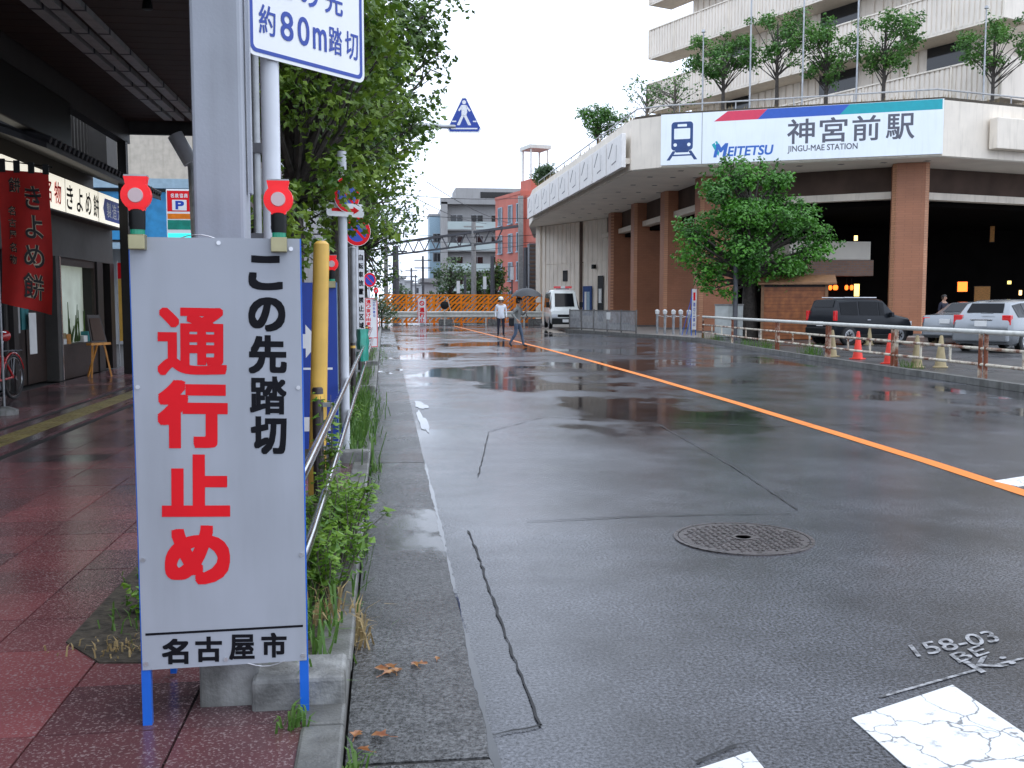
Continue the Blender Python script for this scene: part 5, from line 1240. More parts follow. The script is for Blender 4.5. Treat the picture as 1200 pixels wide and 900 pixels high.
rtree(790, 47.5, 86, 78, 76, 'bare grey twiggy roof tree above the train symbol', bare=True)
rtree(757, 50, 92, 50, 77, 'bare twiggy roof tree next to the canopy corner', bare=True)
rtree(700, 58, 121, 62, 78, 'green roof tree over the white fascia panels')
rtree(642, 72, 194, 26, 79, 'small rounded shrub at the far end of the canopy roof', leaf='leaf_far', low=.1)
for px_, y_, zt, lb in [(822, 45.8, 14, 'short pale flagpole on the station roof beside the half bare tree'), (877, 44.5, 19, 'flagpole on the station roof left of the slender tree'), (938, 43.5, 19, 'flagpole between the slender tree and the name characters'), (1001, 42.5, 19, 'flagpole on the roof above the middle of the station name'), (1149, 42.6, 14.6, 'lamp pole among the dense tree over the plain cream face')]:
    b = gy(px_, 200, y_); t = thing('flagpole', lb, 'flagpole', (b.x, b.y, 9.7), 0, 'poles on the station roof')
    MB().tube([(0, 0, 0), (0, 0, zt - 9.7)], [.045, .03], 10).build('shaft', 'galvanised', t, smooth=True); MB().lathe([(.1, 0), (.06, .12)], 10, (0, 0, zt - 9.7)).build('finial', 'galvanised', t); MB().lathe([(.12, 0), (.12, .06)], 12).build('base', 'galvanised', t)
r = random.Random(9); mb = MB()
for p, a in along(edge, .16):
    for _ in range(3):
        q = p + Vector((r.uniform(-.1, .5), r.uniform(.1, .6), 0)); h = r.uniform(.08, .4); dx, dy = r.uniform(-.1, .1), r.uniform(-.1, .1)
        mb.add([(q.x - .025, q.y, 9.7), (q.x + .025, q.y, 9.7), (q.x + dx, q.y + dy, 9.7 + h)], [(0, 1, 2)])
o = mb.build('weeds', 'straw'); o['kind'] = 'stuff'; o['label'] = 'dry weeds along the edge of the station roof'; o['category'] = 'weeds'

# lights and signs glowing in the dark hall
def glow(name, label, px_, py_, y_, w_, h_, m_, shape='box', cat='lamp', grp=None):
    q = gy(px_, py_, y_); W_, H2 = w_ / 1167 * y_, h_ / 1167 * y_
    t = thing(name, label, cat, (q.x, q.y, q.z), R(-25), grp)
    if shape == 'lantern':
        MB().lathe([(W_ * .3, -H2 / 2), (W_ / 2, -H2 / 4), (W_ / 2, H2 / 4), (W_ * .3, H2 / 2)], 14).build('shade', m_, t, smooth=True); MB().lathe([(W_ * .32, H2 / 2), (W_ * .32, H2 / 2 + .04)], 10).build('cap', 'black_plastic', t)
        MB().tube([(0, 0, H2 / 2), (0, 0, H2 / 2 + .5)], .01, 5).build('cord', 'black_plastic', t)
    else:
        MB().box(-W_ / 2, W_ / 2, 0, .1, -H2 / 2, H2 / 2).build('face', m_, t); MB().box(-W_ / 2 - .03, W_ / 2 + .03, .102, .16, -H2 / 2 - .03, H2 / 2 + .03).build('case', 'black_plastic', t)
for i, (px_, s_) in enumerate([(966, 5), (973, 4), (979, 6), (992, 4), (998, 4)]): glow('lantern', 'glowing orange lantern under the kiosk, %s from the wooden hut' % ['first', 'second', 'third', 'fourth', 'fifth'][i], px_, 337, 48.2, s_, 6, 'glow_orange', 'lantern', 'lantern', 'orange lanterns under the kiosk')
glow('lit_sign', 'pale yellow lit upright sign behind the black car', 1004, 340, 47, 6, 15, 'glow_yellow', cat='sign')
glow('lit_sign', 'orange and red lit sign in the dark hall above the silver sedan', 1128, 336, 49, 11, 12, 'glow_orange', cat='sign')
glow('hall_opening', 'dim amber lit doorway deep in the station hall', 1151, 346, 53.5, 18, 22, 'wood_orange', cat='doorway')
glow('hall_lamp', 'small warm lamp high in the hall beside the brick pillar', 1183, 331, 50, 4, 4, 'glow_yellow', cat='lamp', grp='small lamps in the hall')
glow('hall_lamp', 'small warm lamp low in the hall near the picture edge', 1196, 343, 50, 3, 6, 'glow_warm', cat='lamp', grp='small lamps in the hall')
glow('hall_lamp', 'small warm lamp above the kiosk fascia', 1003, 279, 50, 4, 6, 'glow_warm', cat='lamp', grp='small lamps in the hall')
glow('hall_sign', 'upright dull yellow sign on the dark hall wall', 1163, 272, 52, 5, 24, 'wood_orange', cat='sign')

# ================================================================== PARKING LOT EDGE
fn = thing('rusty_pipe_fence', 'rusty cream painted pipe fence along the parking lot kerb', 'fence', (0, 0, .1))
FP = [V2(12.45, 38.0), V2(12.0, 33.4), V2(11.68, 28.6), V2(11.38, 24.5), V2(11.18, 20.75), V2(11.08, 17.3), V2(11.0, 13.6), V2(10.98, 10)]
for i, p in enumerate(FP):
    dd = (FP[min(i + 1, 7)] - FP[max(i - 1, 0)]).normalized()
    for s in ((-.09, .09) if i > 1 else (0,)):
        q = p + dd * s; MB().tube([(q.x, q.y, -.03), (q.x, q.y, .86)], .04, 10).build('post', 'rust_post', fn, smooth=True)
for a, b in zip(FP, FP[1:]):
    MB().tube([(a.x, a.y, .86), (b.x, b.y, .86)], .048, 10).build('top_pipe', 'guard_white', fn, smooth=True)
    for z in (.55, .25): MB().tube([(a.x, a.y, z), (b.x, b.y, z)], .03, 8).build('pipe', 'rust_pipe', fn, smooth=True)
    for k in (1, 2): q = a.lerp(b, k / 3); MB().tube([(q.x, q.y, .25), (q.x, q.y, .55)], .025, 8).build('baluster', 'rust_pipe', fn, smooth=True)
def cone(label, px_, py_, m_, h=.7):
    q = gz(px_, py_, .1); t = thing('traffic_cone', label, 'traffic cone', (q.x, q.y, .1), rnd.uniform(0, 1), 'cones along the fence')
    MB().box(-.15, .15, -.15, .15, 0, .03).build('base', m_, t, bevel=.01); MB().lathe([(.135, .03), (.12, .06), (.035, h - .02), (.022, h)], 18).build('body', m_, t, smooth=True)
cone('bright red traffic cone standing clear behind the pipe fence', 1005, 421, 'cone_red'); cone('bright red traffic cone hidden partly by the double fence post', 1042, 426.5, 'cone_red')
for lb, px_, py_ in [('faded tan cone nearest the wooden hut by the fence', 975, 418), ('faded tan cone beside the black car door', 1018, 404), ('faded tan cone right of the red cones below the brick pillar', 1074, 431), ('faded tan cone with grass at its foot by the fence', 1102, 431), ('faded tan cone behind the silver sedan by the pillar', 1094, 403)]: cone(lb, px_, py_, 'cone_tan')

# wooden hut
q = gz(898, 399, .1); hu = thing('wooden_hut', 'small brown log cabin hut with a pitched roof beside the tree', 'hut', (q.x + .2, q.y + .9, .1), R(-22))
HW, HD, HH = 2.3, 1.8, 2.12
MB().box(.03, HW - .03, .03, HD, 0, HH).build('core', 'wood_dark', hu)
me = MB().box(0, HW, -.02, .03, .004, .128).mesh('plank', 'hut_wood')
for k in range(15): link('plank', me, hu, (0, rnd.uniform(-.006, .006), .02 + k * .132))
me2 = MB().box(HW - .03, HW + .02, .035, HD, .004, .128).mesh('plank', 'hut_wood')
for k in range(15): link('plank', me2, hu, (0, 0, .02 + k * .132))
for x in (-.03, HW): MB().box(x - .05, x + .06, -.09, .05, 0, HH).build('corner_post', 'hut_trim', hu)
MB().prism([(-.2, -.28, HH - .03), (-.2, HD / 2, HH + .28), (-.2, HD + .25, HH - .03), (-.2, HD + .25, HH + .04), (-.2, HD / 2, HH + .36), (-.2, -.28, HH + .04)], (HW + .55, 0, 0)).build('roof', 'hut_trim', hu)
# utility cabinet, banner board, bollards
q = gz(835, 398, .1); t = thing('utility_cabinet', 'grey steel utility cabinet with two doors behind the fence', 'cabinet', (q.x + .15, q.y + .2, .1), R(-18))
MB().box(0, 1.05, 0, .5, .1, 1.3).build('body', 'cabinet', t, bevel=.015); MB().box(-.02, 1.07, -.03, .53, 1.3, 1.36).build('lid', 'fence_steel', t); MB().box(.05, 1.0, .05, .45, 0, .1).build('plinth', 'concrete', t)
for x in (.03, .54): MB().box(x, x + .48, -.012, -.001, .16, 1.25).build('door', 'cabinet', t)
MB().box(.68, .82, -.016, -.013, 1.0, 1.1).build('label_plate', 'sign_red', t)
q = gz(813, 393, .1)
t = board('upright_board', 'narrow white upright board with red top and blue legs at the fence end', (q.x, q.y, .1), R(50), 'sign_white', leg=.25, W=.5, H=1.75)
MB().box(-.12, .12, -.0045, -.0035, 1.5, 1.85).build('red_mark', 'sign_red', t); mb = MB()
for i, ch in enumerate('踏切工事中'): write_rect(mb, ch, -.12, .12, 1.24 - i * .22, 1.42 - i * .22, -.0045, .02)
mb.build('lettering', 'sign_blue', t)
for i, px_ in enumerate((770, 779, 789, 797.5, 807)):
    q = gz(px_, 391 + i * .4, .1); t = thing('steel_bollard', 'steel bollard wrapped in white at the top, %s from the grey fence' % ['first', 'second', 'third', 'fourth', 'fifth'][i], 'bollard', (q.x, q.y, .1), 0, 'steel bollards before the station')
    MB().tube([(0, 0, 0), (0, 0, .9)], .06, 12).build('post', 'galvanised', t, smooth=True); MB().tube([(0, 0, .9), (0, 0, 1.05), (.02, 0, 1.1)], [.09, .11, .05], 12).build('wrap', 'paper', t, smooth=True)
    if i < 4: MB().tube([(0, 0, .85), (.35, -.15, .75), (.75, -.3, .85)], .012, 5).build('chain', 'paper', t)
# grey slatted fence
fa, fb = V2(9.75, 52.0), V2(11.45, 44.6); ga = math.atan2(fb.y - fa.y, fb.x - fa.x); gl_ = (fb - fa).length
t = thing('grey_slat_fence', 'low grey steel fence with thin upright bars before the station wall', 'fence', (fa.x, fa.y, .1), ga)
for k in range(6): MB().box(k * gl_ / 5 - .03, k * gl_ / 5 + .03, -.03, .03, 0, 1.08).build('post', 'fence_steel', t)
me = MB().box(-.018, .018, -.012, .012, .1, 1.0).mesh('bar', 'galvanised')
for k in range(74): link('bar', me, t, (.1 + k * .102, 0, 0))
for z in (.08, 1.0): MB().box(0, gl_, -.025, .025, z, z + .05).build('rail', 'fence_steel', t)
MB().box(gl_ * .6, gl_ * .6 + .4, -.05, -.03, .6, .95).build('notice', 'paper', t)

# ------------------------------------------------------------------ camphor tree by the hut
q = gz(878, 397, .1)
cl = crown_cloud(.05, -.2, 3.7, 2.85, 2.1, 1.5, 58, .6, 31, .35) + crown_cloud(-.2, -.1, 5.4, 1.75, 1.5, 1.15, 30, .55, 33, .3) + [(-1.5, -.6, 5.4, .6), (-1.0, -.3, 6.1, .55), (-.2, 0, 6.5, .5), (-.9, 0, 6.75, .28), (.35, 0, 6.8, .28), (2.6, -.3, 3.6, .55), (2.9, -.2, 4.2, .4), (-1.3, 0, 6.5, .4), (1.2, 0, 6.2, .5), (-2.6, -.4, 4.3, .55), (-2.5, -.4, 3.4, .5), (-2.0, -.5, 2.6, .5), (-1.7, -.6, 1.95, .45), (-2.1, -.6, 2.2, .4), (-1.1, -.8, 1.75, .4), (.9, -.8, 2.1, .45), (-.4, .1, 6.9, .35), (-1.1, .1, 6.9, .22), (1.8, -.4, 2.6, .5), (2.2, -.3, 5.0, .5)]
tree('camphor_tree', 'big dense dark green tree in front of the station by the wooden hut', (q.x, q.y, .1), 5.6, .27, cl, 'leaf_camphor', .165, 32, per=950, fork=.4)
t = thing('dark_pole', 'dark pole beside the trunk of the dense green tree', 'pole', (*gz(861, 398, .1).xy, .1)); MB().tube([(0, 0, 0), (0, 0, 3.4)], .09, 10).build('shaft', 'truss', t, smooth=True)

# ================================================================== VEHICLES
def car(name, label, loc, az, paint, S, W, glass_side, glass_front, glass_rear, wheels, wr=.31, cat='car', group=None, tail=None, zsill=.28, plate='rear', rimm='alloy'):
    """S: stations (y, z_belt, z_top, w_belt, w_top, z_bottom); local +y is forward"""
    t = thing(name, label, cat, loc, -az, group)
    ring = []
    for (y, zb, zt, wb, wt, z0) in S:
        zm = z0 + (zb - z0) * .55
        h = [(wb * .9, z0), (wb * 1.0, z0 + .1), (wb * 1.02, zm), (wb, zb), (wt, zt - (zt - zb) * .08), (wt * .8, zt), (0, zt + .012)]
        full = [(-x, z) for x, z in h[:-1]] + [h[-1]] + [(x, z) for x, z in reversed(h[:-1])]
        ring.append([Vector((x, y, z)) for x, z in full])
    n = len(ring[0]); mb = MB()
    mb.add(sum(ring, []), [(i * n + j, i * n + j + 1, (i + 1) * n + j + 1, (i + 1) * n + j) for i in range(len(S) - 1) for j in range(n - 1)] + [(i * n + n - 1, i * n, (i + 1) * n, (i + 1) * n + n - 1) for i in range(len(S) - 1)] + [tuple(range(n)), tuple(range((len(S) - 1) * n, len(S) * n))])
    body = mb.build('body', paint, t, smooth=True)
    def patchq(nm, a, b, c, d_, m_, ins=(.06, .06), off=.012, parent=t):
        def pt(u, v): return a.lerp(b, u).lerp(d_.lerp(c, u), v)
        N = (b - a).cross(d_ - a).normalized(); ctr = (a + b + c + d_) / 4
        if N.dot(ctr - Vector((0, ctr.y * .6, .6))) < 0: N = -N
        iu, iv = ins; P = [pt(u, v) + N * off for u, v in ((iu, iv), (1 - iu, iv), (1 - iu, 1 - iv), (iu, 1 - iv))]
        mb = MB(); mb.prism(P, -N * .006); return mb.build(nm, m_, parent)
    for i0, i1 in glass_side:
        for s in (3, n - 5):
            j0, j1 = (3, 4) if s == 3 else (n - 4, n - 5)
            patchq('side_window', ring[i0][j0], ring[i1][j0], ring[i1][j1], ring[i0][j1], 'car_glass', (.04, .1))
    for nm, (i0, i1) in (('windscreen', glass_front), ('rear_window', glass_rear)):
        patchq(nm, ring[i0][5], ring[i0][n - 6], ring[i1][n - 6], ring[i1][5], 'car_glass', (.03, .08), .02)
    for wy in wheels:
        for s in (-1, 1):
            w = sub('wheel', t, (s * (W / 2 - .08), wy, wr)); x = s
            MB().lathe([(wr * 1.13, -.02), (wr * 1.13, .088)], 24, (s * -.0 + (0 if s > 0 else 0), 0, .02), axis='x').build('arch', 'black_plastic', w)
            ww = MB().lathe([(wr * .6, -.1), (wr * .95, -.09), (wr, -.05), (wr, .07), (wr * .95, .1), (wr * .62, .11)], 24, axis='x'); 
            o = ww.build('tyre', 'rubber', w, smooth=True)
            mb = MB().lathe([(wr * .66, .1), (wr * .6, .115), (wr * .2, .105), (.0, .11)], 20, axis='x', cap=False)
            for k in range(5):
                a = 2 * math.pi * k / 5; mb.bar((.117, .06 * math.cos(a), .06 * math.sin(a)), (.117, wr * .58 * math.cos(a), wr * .58 * math.sin(a)), .05, .012, up=(1, 0, 0))
            mb.build('rim', rimm, w, smooth=True)
            if s < 0: w.rotation_euler.z = math.pi
    return t, ring, n
def bx(t, nm, m_, x0, x1, y0, y1, z0, z1, bevel=.015, **k): return MB().box(x0, x1, y0, y1, z0, z1).build(nm, m_, t, bevel=bevel, **k)
# silver estate, seen from behind
WS = [(-2.2, .78, .86, .74, .7, .34), (-2.12, .92, .98, .8, .74, .24), (-1.98, .95, 1.1, .82, .68, .22), (-1.72, .95, 1.4, .84, .6, .2), (-1.2, .94, 1.48, .85, .6, .2), (-.2, .93, 1.5, .85, .6, .2), (.35, .93, 1.46, .85, .59, .2), (1.15, .92, 1.0, .84, .72, .2), (1.9, .76, .8, .8, .66, .22), (2.15, .6, .64, .7, .6, .3)]
q = gz(1150, 413, .1)
def estate(label, loc, az, S, grp='parked silver cars'):
    t, ring, n = car('parked_car', label, loc, az, 'car_silver', S, 1.7, [(3, 4), (4, 5), (5, 6)], (6, 7), (2, 3), (-1.3, 1.3), group=grp)
    for s in (-1, 1):
        bx(t, 'tail_light', 'tail_red', min(s * .56, s * .8), max(s * .56, s * .8), -2.16, -2.0, .78, 1.06); bx(t, 'door_handle', 'car_silver', min(s * .85, s * .875), max(s * .85, s * .875), -.35, -.2, .84, .87, .004)
        bx(t, 'mirror', 'car_silver', min(s * .84, s * 1.0), max(s * .84, s * 1.0), .75, .88, .95, 1.08); bx(t, 'headlight', 'lamp_clear', min(s * .45, s * .72), max(s * .45, s * .72), 2.0, 2.12, .6, .74)
    bx(t, 'rear_bumper', 'car_silver', -.78, .78, -2.28, -2.1, .3, .62, .05); bx(t, 'number_plate', 'paper', -.17, .17, -2.215, -2.17, .74, .9, .003); bx(t, 'plate_trim', 'chrome', -.3, .3, -2.2, -2.15, .915, .945, .004)
    bx(t, 'wiper', 'black_plastic', -.05, .3, -2.115, -2.09, 1.1, 1.115, .003); bx(t, 'lower_grille', 'black_plastic', -.5, .5, 2.1, 2.2, .35, .5)
    return t
estate('silver estate car parked with its rear toward the fence', (q.x + 1.75, q.y + 1.2, .1), R(56), WS)
SS = [(-2.2, .8, .84, .72, .68, .34), (-2.12, .95, .99, .79, .7, .24), (-1.6, .98, 1.02, .82, .68, .22), (-1.35, .96, 1.06, .83, .66, .22), (-.75, .94, 1.4, .84, .56, .2), (-.2, .93, 1.43, .84, .57, .2), (.3, .93, 1.4, .84, .56, .2), (1.1, .92, .98, .83, .7, .2), (1.9, .76, .8, .8, .66, .22), (2.15, .6, .64, .7, .6, .3)]
q2 = gz(1108, 404.5, .1)
t, _, _ = car('parked_car', 'silver sedan half hidden behind the silver estate car', (q2.x + 1.75, q2.y + 1.2, .1), R(56), 'car_silver', SS, 1.68, [(4, 5), (5, 6)], (6, 7), (3, 4), (-1.3, 1.3), group='parked silver cars')
for s in (-1, 1): bx(t, 'tail_light', 'tail_red', min(s * .52, s * .78), max(s * .52, s * .78), -2.17, -2.05, .74, .92)
bx(t, 'rear_bumper', 'car_silver', -.76, .76, -2.28, -2.1, .3, .6, .05); bx(t, 'number_plate', 'paper', -.17, .17, -2.24, -2.17, .72, .87, .003)
# black compact utility car, side on
KS = [(-1.72, .8, .9, .74, .7, .36), (-1.68, .95, 1.05, .77, .72, .26), (-1.6, 1.0, 1.3, .79, .68, .24), (-1.5, 1.0, 1.58, .79, .66, .24), (-.7, .98, 1.64, .8, .66, .22), (.2, .97, 1.63, .8, .66, .22), (.45, .97, 1.58, .8, .65, .22), (.95, .96, 1.06, .8, .72, .22), (1.55, .88, .94, .78, .7, .24), (1.72, .66, .7, .72, .64, .32)]
q3 = gz(1012, 404, .1)
t, _, _ = car('parked_car', 'black boxy compact car parked side on behind the cones', (q3.x + .2, q3.y + .75, .1), R(76), 'car_black', KS, 1.6, [(3, 4), (4, 5), (5, 6)], (6, 7), (2, 3), (-1.1, 1.1), wr=.33)
t.scale = (.95, .95, .95)
for s in (-1, 1):
    bx(t, 'tail_light', 'tail_red', min(s * .68, s * .8), max(s * .68, s * .8), -1.73, -1.62, .85, 1.2); bx(t, 'headlight', 'lamp_clear', min(s * .5, s * .74), max(s * .5, s * .74), 1.62, 1.72, .66, .82); bx(t, 'mirror', 'car_black', min(s * .8, s * .96), max(s * .8, s * .96), .6, .72, .98, 1.14); bx(t, 'door_handle', 'chrome', min(s * .81, s * .832), max(s * .81, s * .832), -.35, -.2, .86, .89, .004)
    bx(t, 'roof_rail', 'chrome', min(s * .58, s * .62), max(s * .58, s * .62), -1.2, .2, 1.645, 1.68, .008); bx(t, 'sill', 'black_plastic', min(s * .74, s * .82), max(s * .74, s * .82), -.75, .75, .22, .36)
bx(t, 'rear_bumper', 'black_plastic', -.74, .74, -1.8, -1.66, .32, .62, .04); bx(t, 'number_plate', 'paper', -.165, .165, -1.76, -1.71, .66, .82, .003); bx(t, 'front_bumper', 'car_black', -.74, .74, 1.66, 1.82, .3, .56, .04)
# white high roof van facing the camera
VS = [(-2.1, 1.0, 1.9, .78, .7, .34), (-2.05, 1.05, 2.06, .8, .7, .26), (-.5, 1.05, 2.14, .8, .68, .24), (.9, 1.05, 2.12, .8, .67, .24), (1.1, 1.05, 1.98, .8, .66, .24), (1.75, 1.05, 1.12, .79, .72, .24), (2.02, .9, .96, .77, .7, .26), (2.1, .6, .66, .74, .68, .32)]
q4 = gz(664, 385.5, .1)
t, _, _ = car('white_van', 'white high roof van with red roof light bar parked by the station wall', (q4.x + .1, q4.y + 2.2, .1), R(184), 'van_white', VS, 1.62, [(1, 2), (2, 3), (4, 5)], (4, 5), (0, 1), (-1.3, 1.35), wr=.3, cat='van', rimm='galvanised')
for s in (-1, 1):
    bx(t, 'headlight', 'lamp_clear', min(s * .44, s * .74), max(s * .44, s * .74), 2.06, 2.15, .62, .8); bx(t, 'mirror', 'black_plastic', min(s * .82, s * 1.0), max(s * .82, s * 1.0), 1.5, 1.6, 1.15, 1.45)
bx(t, 'grille', 'black_plastic', -.42, .42, 2.07, 2.14, .64, .78); bx(t, 'front_bumper', 'black_plastic', -.74, .74, 2.06, 2.2, .26, .58, .04); bx(t, 'number_plate', 'paper', -.165, .165, 2.2, 2.215, .36, .52, .003)
lb = bx(t, 'light_bar', 'tail_red', -.5, .5, .55, .8, 2.2, 2.32, .03); bx(t, 'light_bar_foot', 'galvanised', -.35, .35, .6, .75, 2.1, 2.2); bx(t, 'bar_centre', 'paper', -.12, .12, .54, .81, 2.2, 2.325)

# ================================================================== PEOPLE
def figure(label, loc, rz, J, cols, hair='hair', head_turn=0.0, extras=None, hatless=True):
    """J: joint name -> (x, y, z); the body is grown as one skin over the joints"""
    t = thing('person', label, 'person', loc, rz)
    E_ = []; V = []; RR_ = []; idx = {}
    def v(nm, p, r_): idx[nm] = len(V); V.append(p); RR_.append(r_)
    rad = dict(pelvis=(.15, .115), waist=(.135, .1), chest=(.165, .12), neck=(.055, .055), head0=(.075, .085), head1=(.085, .1), head2=(.06, .07))
    order = ['pelvis', 'waist', 'chest', 'neck', 'head0', 'head1', 'head2']
    for k in order: v(k, J[k], rad[k])
    E_ += [(i, i + 1) for i in range(6)]
    for s in 'lr':
        for nm, r_ in (('hip', .095), ('knee', .062), ('ankle', .042), ('toe', .036)): v(nm + s, J[nm + s], (r_, r_))
        E_ += [(idx['pelvis'], idx['hip' + s]), (idx['hip' + s], idx['knee' + s]), (idx['knee' + s], idx['ankle' + s]), (idx['ankle' + s], idx['toe' + s])]
        for nm, r_ in (('shoulder', .062), ('elbow', .046), ('wrist', .03), ('palm', .034)): v(nm + s, J[nm + s], (r_, r_ * (.6 if nm == 'palm' else 1)))
        E_ += [(idx['chest'], idx['shoulder' + s]), (idx['shoulder' + s], idx['elbow' + s]), (idx['elbow' + s], idx['wrist' + s]), (idx['wrist' + s], idx['palm' + s])]
        P = Vector(J['palm' + s]); D = (P - Vector(J['wrist' + s])).normalized(); side = D.cross(Vector((1, 0, 0))).normalized()
        for k, (o_, L_) in enumerate(((-.026, .075), (-.009, .085), (.009, .08), (.026, .062))):
            a = P + side * o_ + D * .03; b = a + D * L_ * .5; c = b + D * L_ * .4 + Vector((-.02 if s == 'l' else .02, 0, .0)) * -1
            v('f%d%s' % (k, s), tuple(a), (.0095, .0095)); v('g%d%s' % (k, s), tuple(b), (.0085, .0085)); v('h%d%s' % (k, s), tuple(c), (.0075, .0075))
            E_ += [(idx['palm' + s], idx['f%d%s' % (k, s)]), (idx['f%d%s' % (k, s)], idx['g%d%s' % (k, s)]), (idx['g%d%s' % (k, s)], idx['h%d%s' % (k, s)])]
        a = P + side * -.035 - D * .005; b = a + side * -.02 + D * .035
        v('t0' + s, tuple(a), (.011, .011)); v('t1' + s, tuple(b), (.009, .009)); E_ += [(idx['palm' + s], idx['t0' + s]), (idx['t0' + s], idx['t1' + s])]
    me = bpy.data.meshes.new('skeleton'); me.from_pydata(V, E_, []); o = bpy.data.objects.new('skeleton', me); C.objects.link(o)
    sk = o.modifiers.new('skin', 'SKIN'); sk.use_smooth_shade = True
    for i, r_ in enumerate(RR_): me.skin_vertices[0].data[i].radius = r_; me.skin_vertices[0].data[i].use_root = (i == 0)
    ss_ = o.modifiers.new('sub', 'SUBSURF'); ss_.levels = 1; ss_.render_levels = 1
    dg = bpy.context.evaluated_depsgraph_get(); bm_ = bpy.data.meshes.new_from_object(o.evaluated_get(dg)); bpy.data.objects.remove(o)
    bm_.materials.clear()
    keys = ['skin', cols['top'], cols['trousers'], 'shoe']
    for k in keys: bm_.materials.append(M[k])
    segs = [(Vector(V[a]), Vector(V[b]), a, b) for a, b in E_]; names = {i: k for k, i in idx.items()}
    for p in bm_.polygons:
        c = p.center; best = None
        for a, b, i, j in segs:
            ab = b - a; tt = max(0, min(1, (c - a).dot(ab) / max(ab.length_squared, 1e-9))); d_ = (c - a - ab * tt).length
            if best is None or d_ < best[0]: best = (d_, names[i], names[j], tt)
        i, j, tt = best[1], best[2], best[3]; m_ = 1
        if i in ('neck', 'head0', 'head1') or (i == 'chest' and j == 'neck' and tt > .6): m_ = 0
        elif j[:3] in ('toe',): m_ = 3
        elif j[:4] in ('knee', 'ankl') or (i == 'pelvis' and j[:3] == 'hip') or (i == 'pelvis' and j == 'waist' and tt < .1): m_ = 2
        elif i[:5] in ('wrist', 'palm', 'palml', 'palmr') or i[0] in 'fgt' or i[:4] == 'palm': m_ = 0
        if cols.get('hem') and m_ == 2 and c.z > cols['hem']: m_ = 1
        p.material_index = m_; p.use_smooth = True
    body = bpy.data.objects.new('body', bm_); C.objects.link(body); body.parent = t
    hd = Vector(J['head1'])
    f = sub('face', t, tuple(hd), head_turn)
    for s in (-1, 1): MB().lathe([(.004, -.006), (.011, -.003), (.011, .003), (.004, .006)], 8, (s * .034, -.093, .0), axis='y').build('eye', 'hair', f)
    MB().tube([(0, -.092, .012), (0, -.122, -.03), (0, -.1, -.04)], [.01, .018, .012], 6).build('nose', 'skin', f, smooth=True); MB().box(-.024, .024, -.101, -.088, -.068, -.06).build('mouth', 'sign_red', f, bevel=.004)
    for s in (-1, 1): MB().lathe([(.012, -.01), (.03, 0), (.012, .01)], 10, (s * .088, .005, -.01), axis='x').build('ear', 'skin', f, smooth=True)
    if hair:
        mb = MB(); n_ = 16; rows = []
        for k, (z, r_) in enumerate(((.135, .03), (.12, .07), (.08, .1), (.03, .107), (-.02, .105), (-.07, .09))):
            rows.append([(r_ * .93 * math.cos(a), r_ * 1.08 * math.sin(a) + .012, z if math.sin(a) > -.55 or z > .05 else .055) for a in [2 * math.pi * j / n_ for j in range(n_)]])
        mb.add(sum(rows, []), [(i * n_ + j, i * n_ + (j + 1) % n_, (i + 1) * n_ + (j + 1) % n_, (i + 1) * n_ + j) for i in range(5) for j in range(n_)] + [tuple(range(n_))])
        mb.build('hair', hair, f, smooth=True)
    return t, f
STAND = dict(pelvis=(0, 0, .95), waist=(0, 0, 1.1), chest=(0, .0, 1.32), neck=(0, .0, 1.47), head0=(0, -.01, 1.54), head1=(0, -.015, 1.61), head2=(0, -.005, 1.69),
             hipl=(.095, 0, .9), kneel=(.11, -.01, .5), anklel=(.12, .02, .08), toel=(.15, -.13, .035), hipr=(-.095, 0, .9), kneer=(-.11, -.01, .5), ankler=(-.12, .02, .08), toer=(-.15, -.13, .035),
             shoulderl=(.19, 0, 1.38), elbowl=(.235, .03, 1.12), wristl=(.25, -.05, .88), palml=(.25, -.07, .8), shoulderr=(-.19, 0, 1.38), elbowr=(-.235, .03, 1.12), wristr=(-.245, -.06, .88), palmr=(-.245, -.08, .8))
g = gz(587, 394.5)
t, f = figure('person in white shirt, white helmet and dark trousers standing on the wet road', (g.x, g.y, 0), R(-6), STAND, dict(top='shirt_white', trousers='trousers_navy', hem=.8))
hm = MB().lathe([(.118, .035), (.12, .05), (.118, .09), (.1, .135), (.06, .165), (.0, .175)], 20, cap=False).build('helmet', 'helmet', f, smooth=True)
mb = MB(); 
mb.add([(.118 * math.cos(a), -.118 * abs(math.sin(a)), .04) for a in [R(20 * k) for k in range(10)]] + [(.125 * math.cos(a), -.165 * abs(math.sin(a)), .03) for a in [R(20 * k) for k in range(10)]], [(k, k + 1, 11 + k, 10 + k) for k in range(9)]); mb.build('brim', 'helmet', hm)
WALK = dict(STAND); 
WALK.update(pelvis=(0, 0, .92), waist=(0, -.02, 1.06), chest=(0, -.05, 1.28), neck=(0, -.05, 1.42), head0=(0, -.07, 1.49), head1=(0, -.08, 1.56), head2=(0, -.07, 1.64),
            hipl=(.09, 0, .87), kneel=(.09, -.13, .47), anklel=(.09, -.2, .08), toel=(.09, -.35, .04), hipr=(-.09, 0, .87), kneer=(-.09, .02, .47), ankler=(-.09, .24, .13), toer=(-.09, .15, .035),
            shoulderl=(.18, -.04, 1.33), elbowl=(.23, -.12, 1.08), wristl=(.14, -.27, 1.2), palml=(.12, -.3, 1.26), shoulderr=(-.18, -.05, 1.33), elbowr=(-.26, .1, 1.12), wristr=(-.3, -.08, .95), palmr=(-.3, -.13, .9))
g = gz(606, 407)
t, f = figure('person in grey jacket and jeans walking across the road under an umbrella', (g.x, g.y, 0), R(65), WALK, dict(top='jacket_grey', trousers='denim', hem=.8))
wp = Matrix.Rotation(R(65), 4, 'Z') @ Vector((.12, -.3, 1.26)) + Vector((g.x, g.y, 0))
um = thing('umbrella', 'open black umbrella held over the walking person', 'umbrella', tuple(wp), R(20))
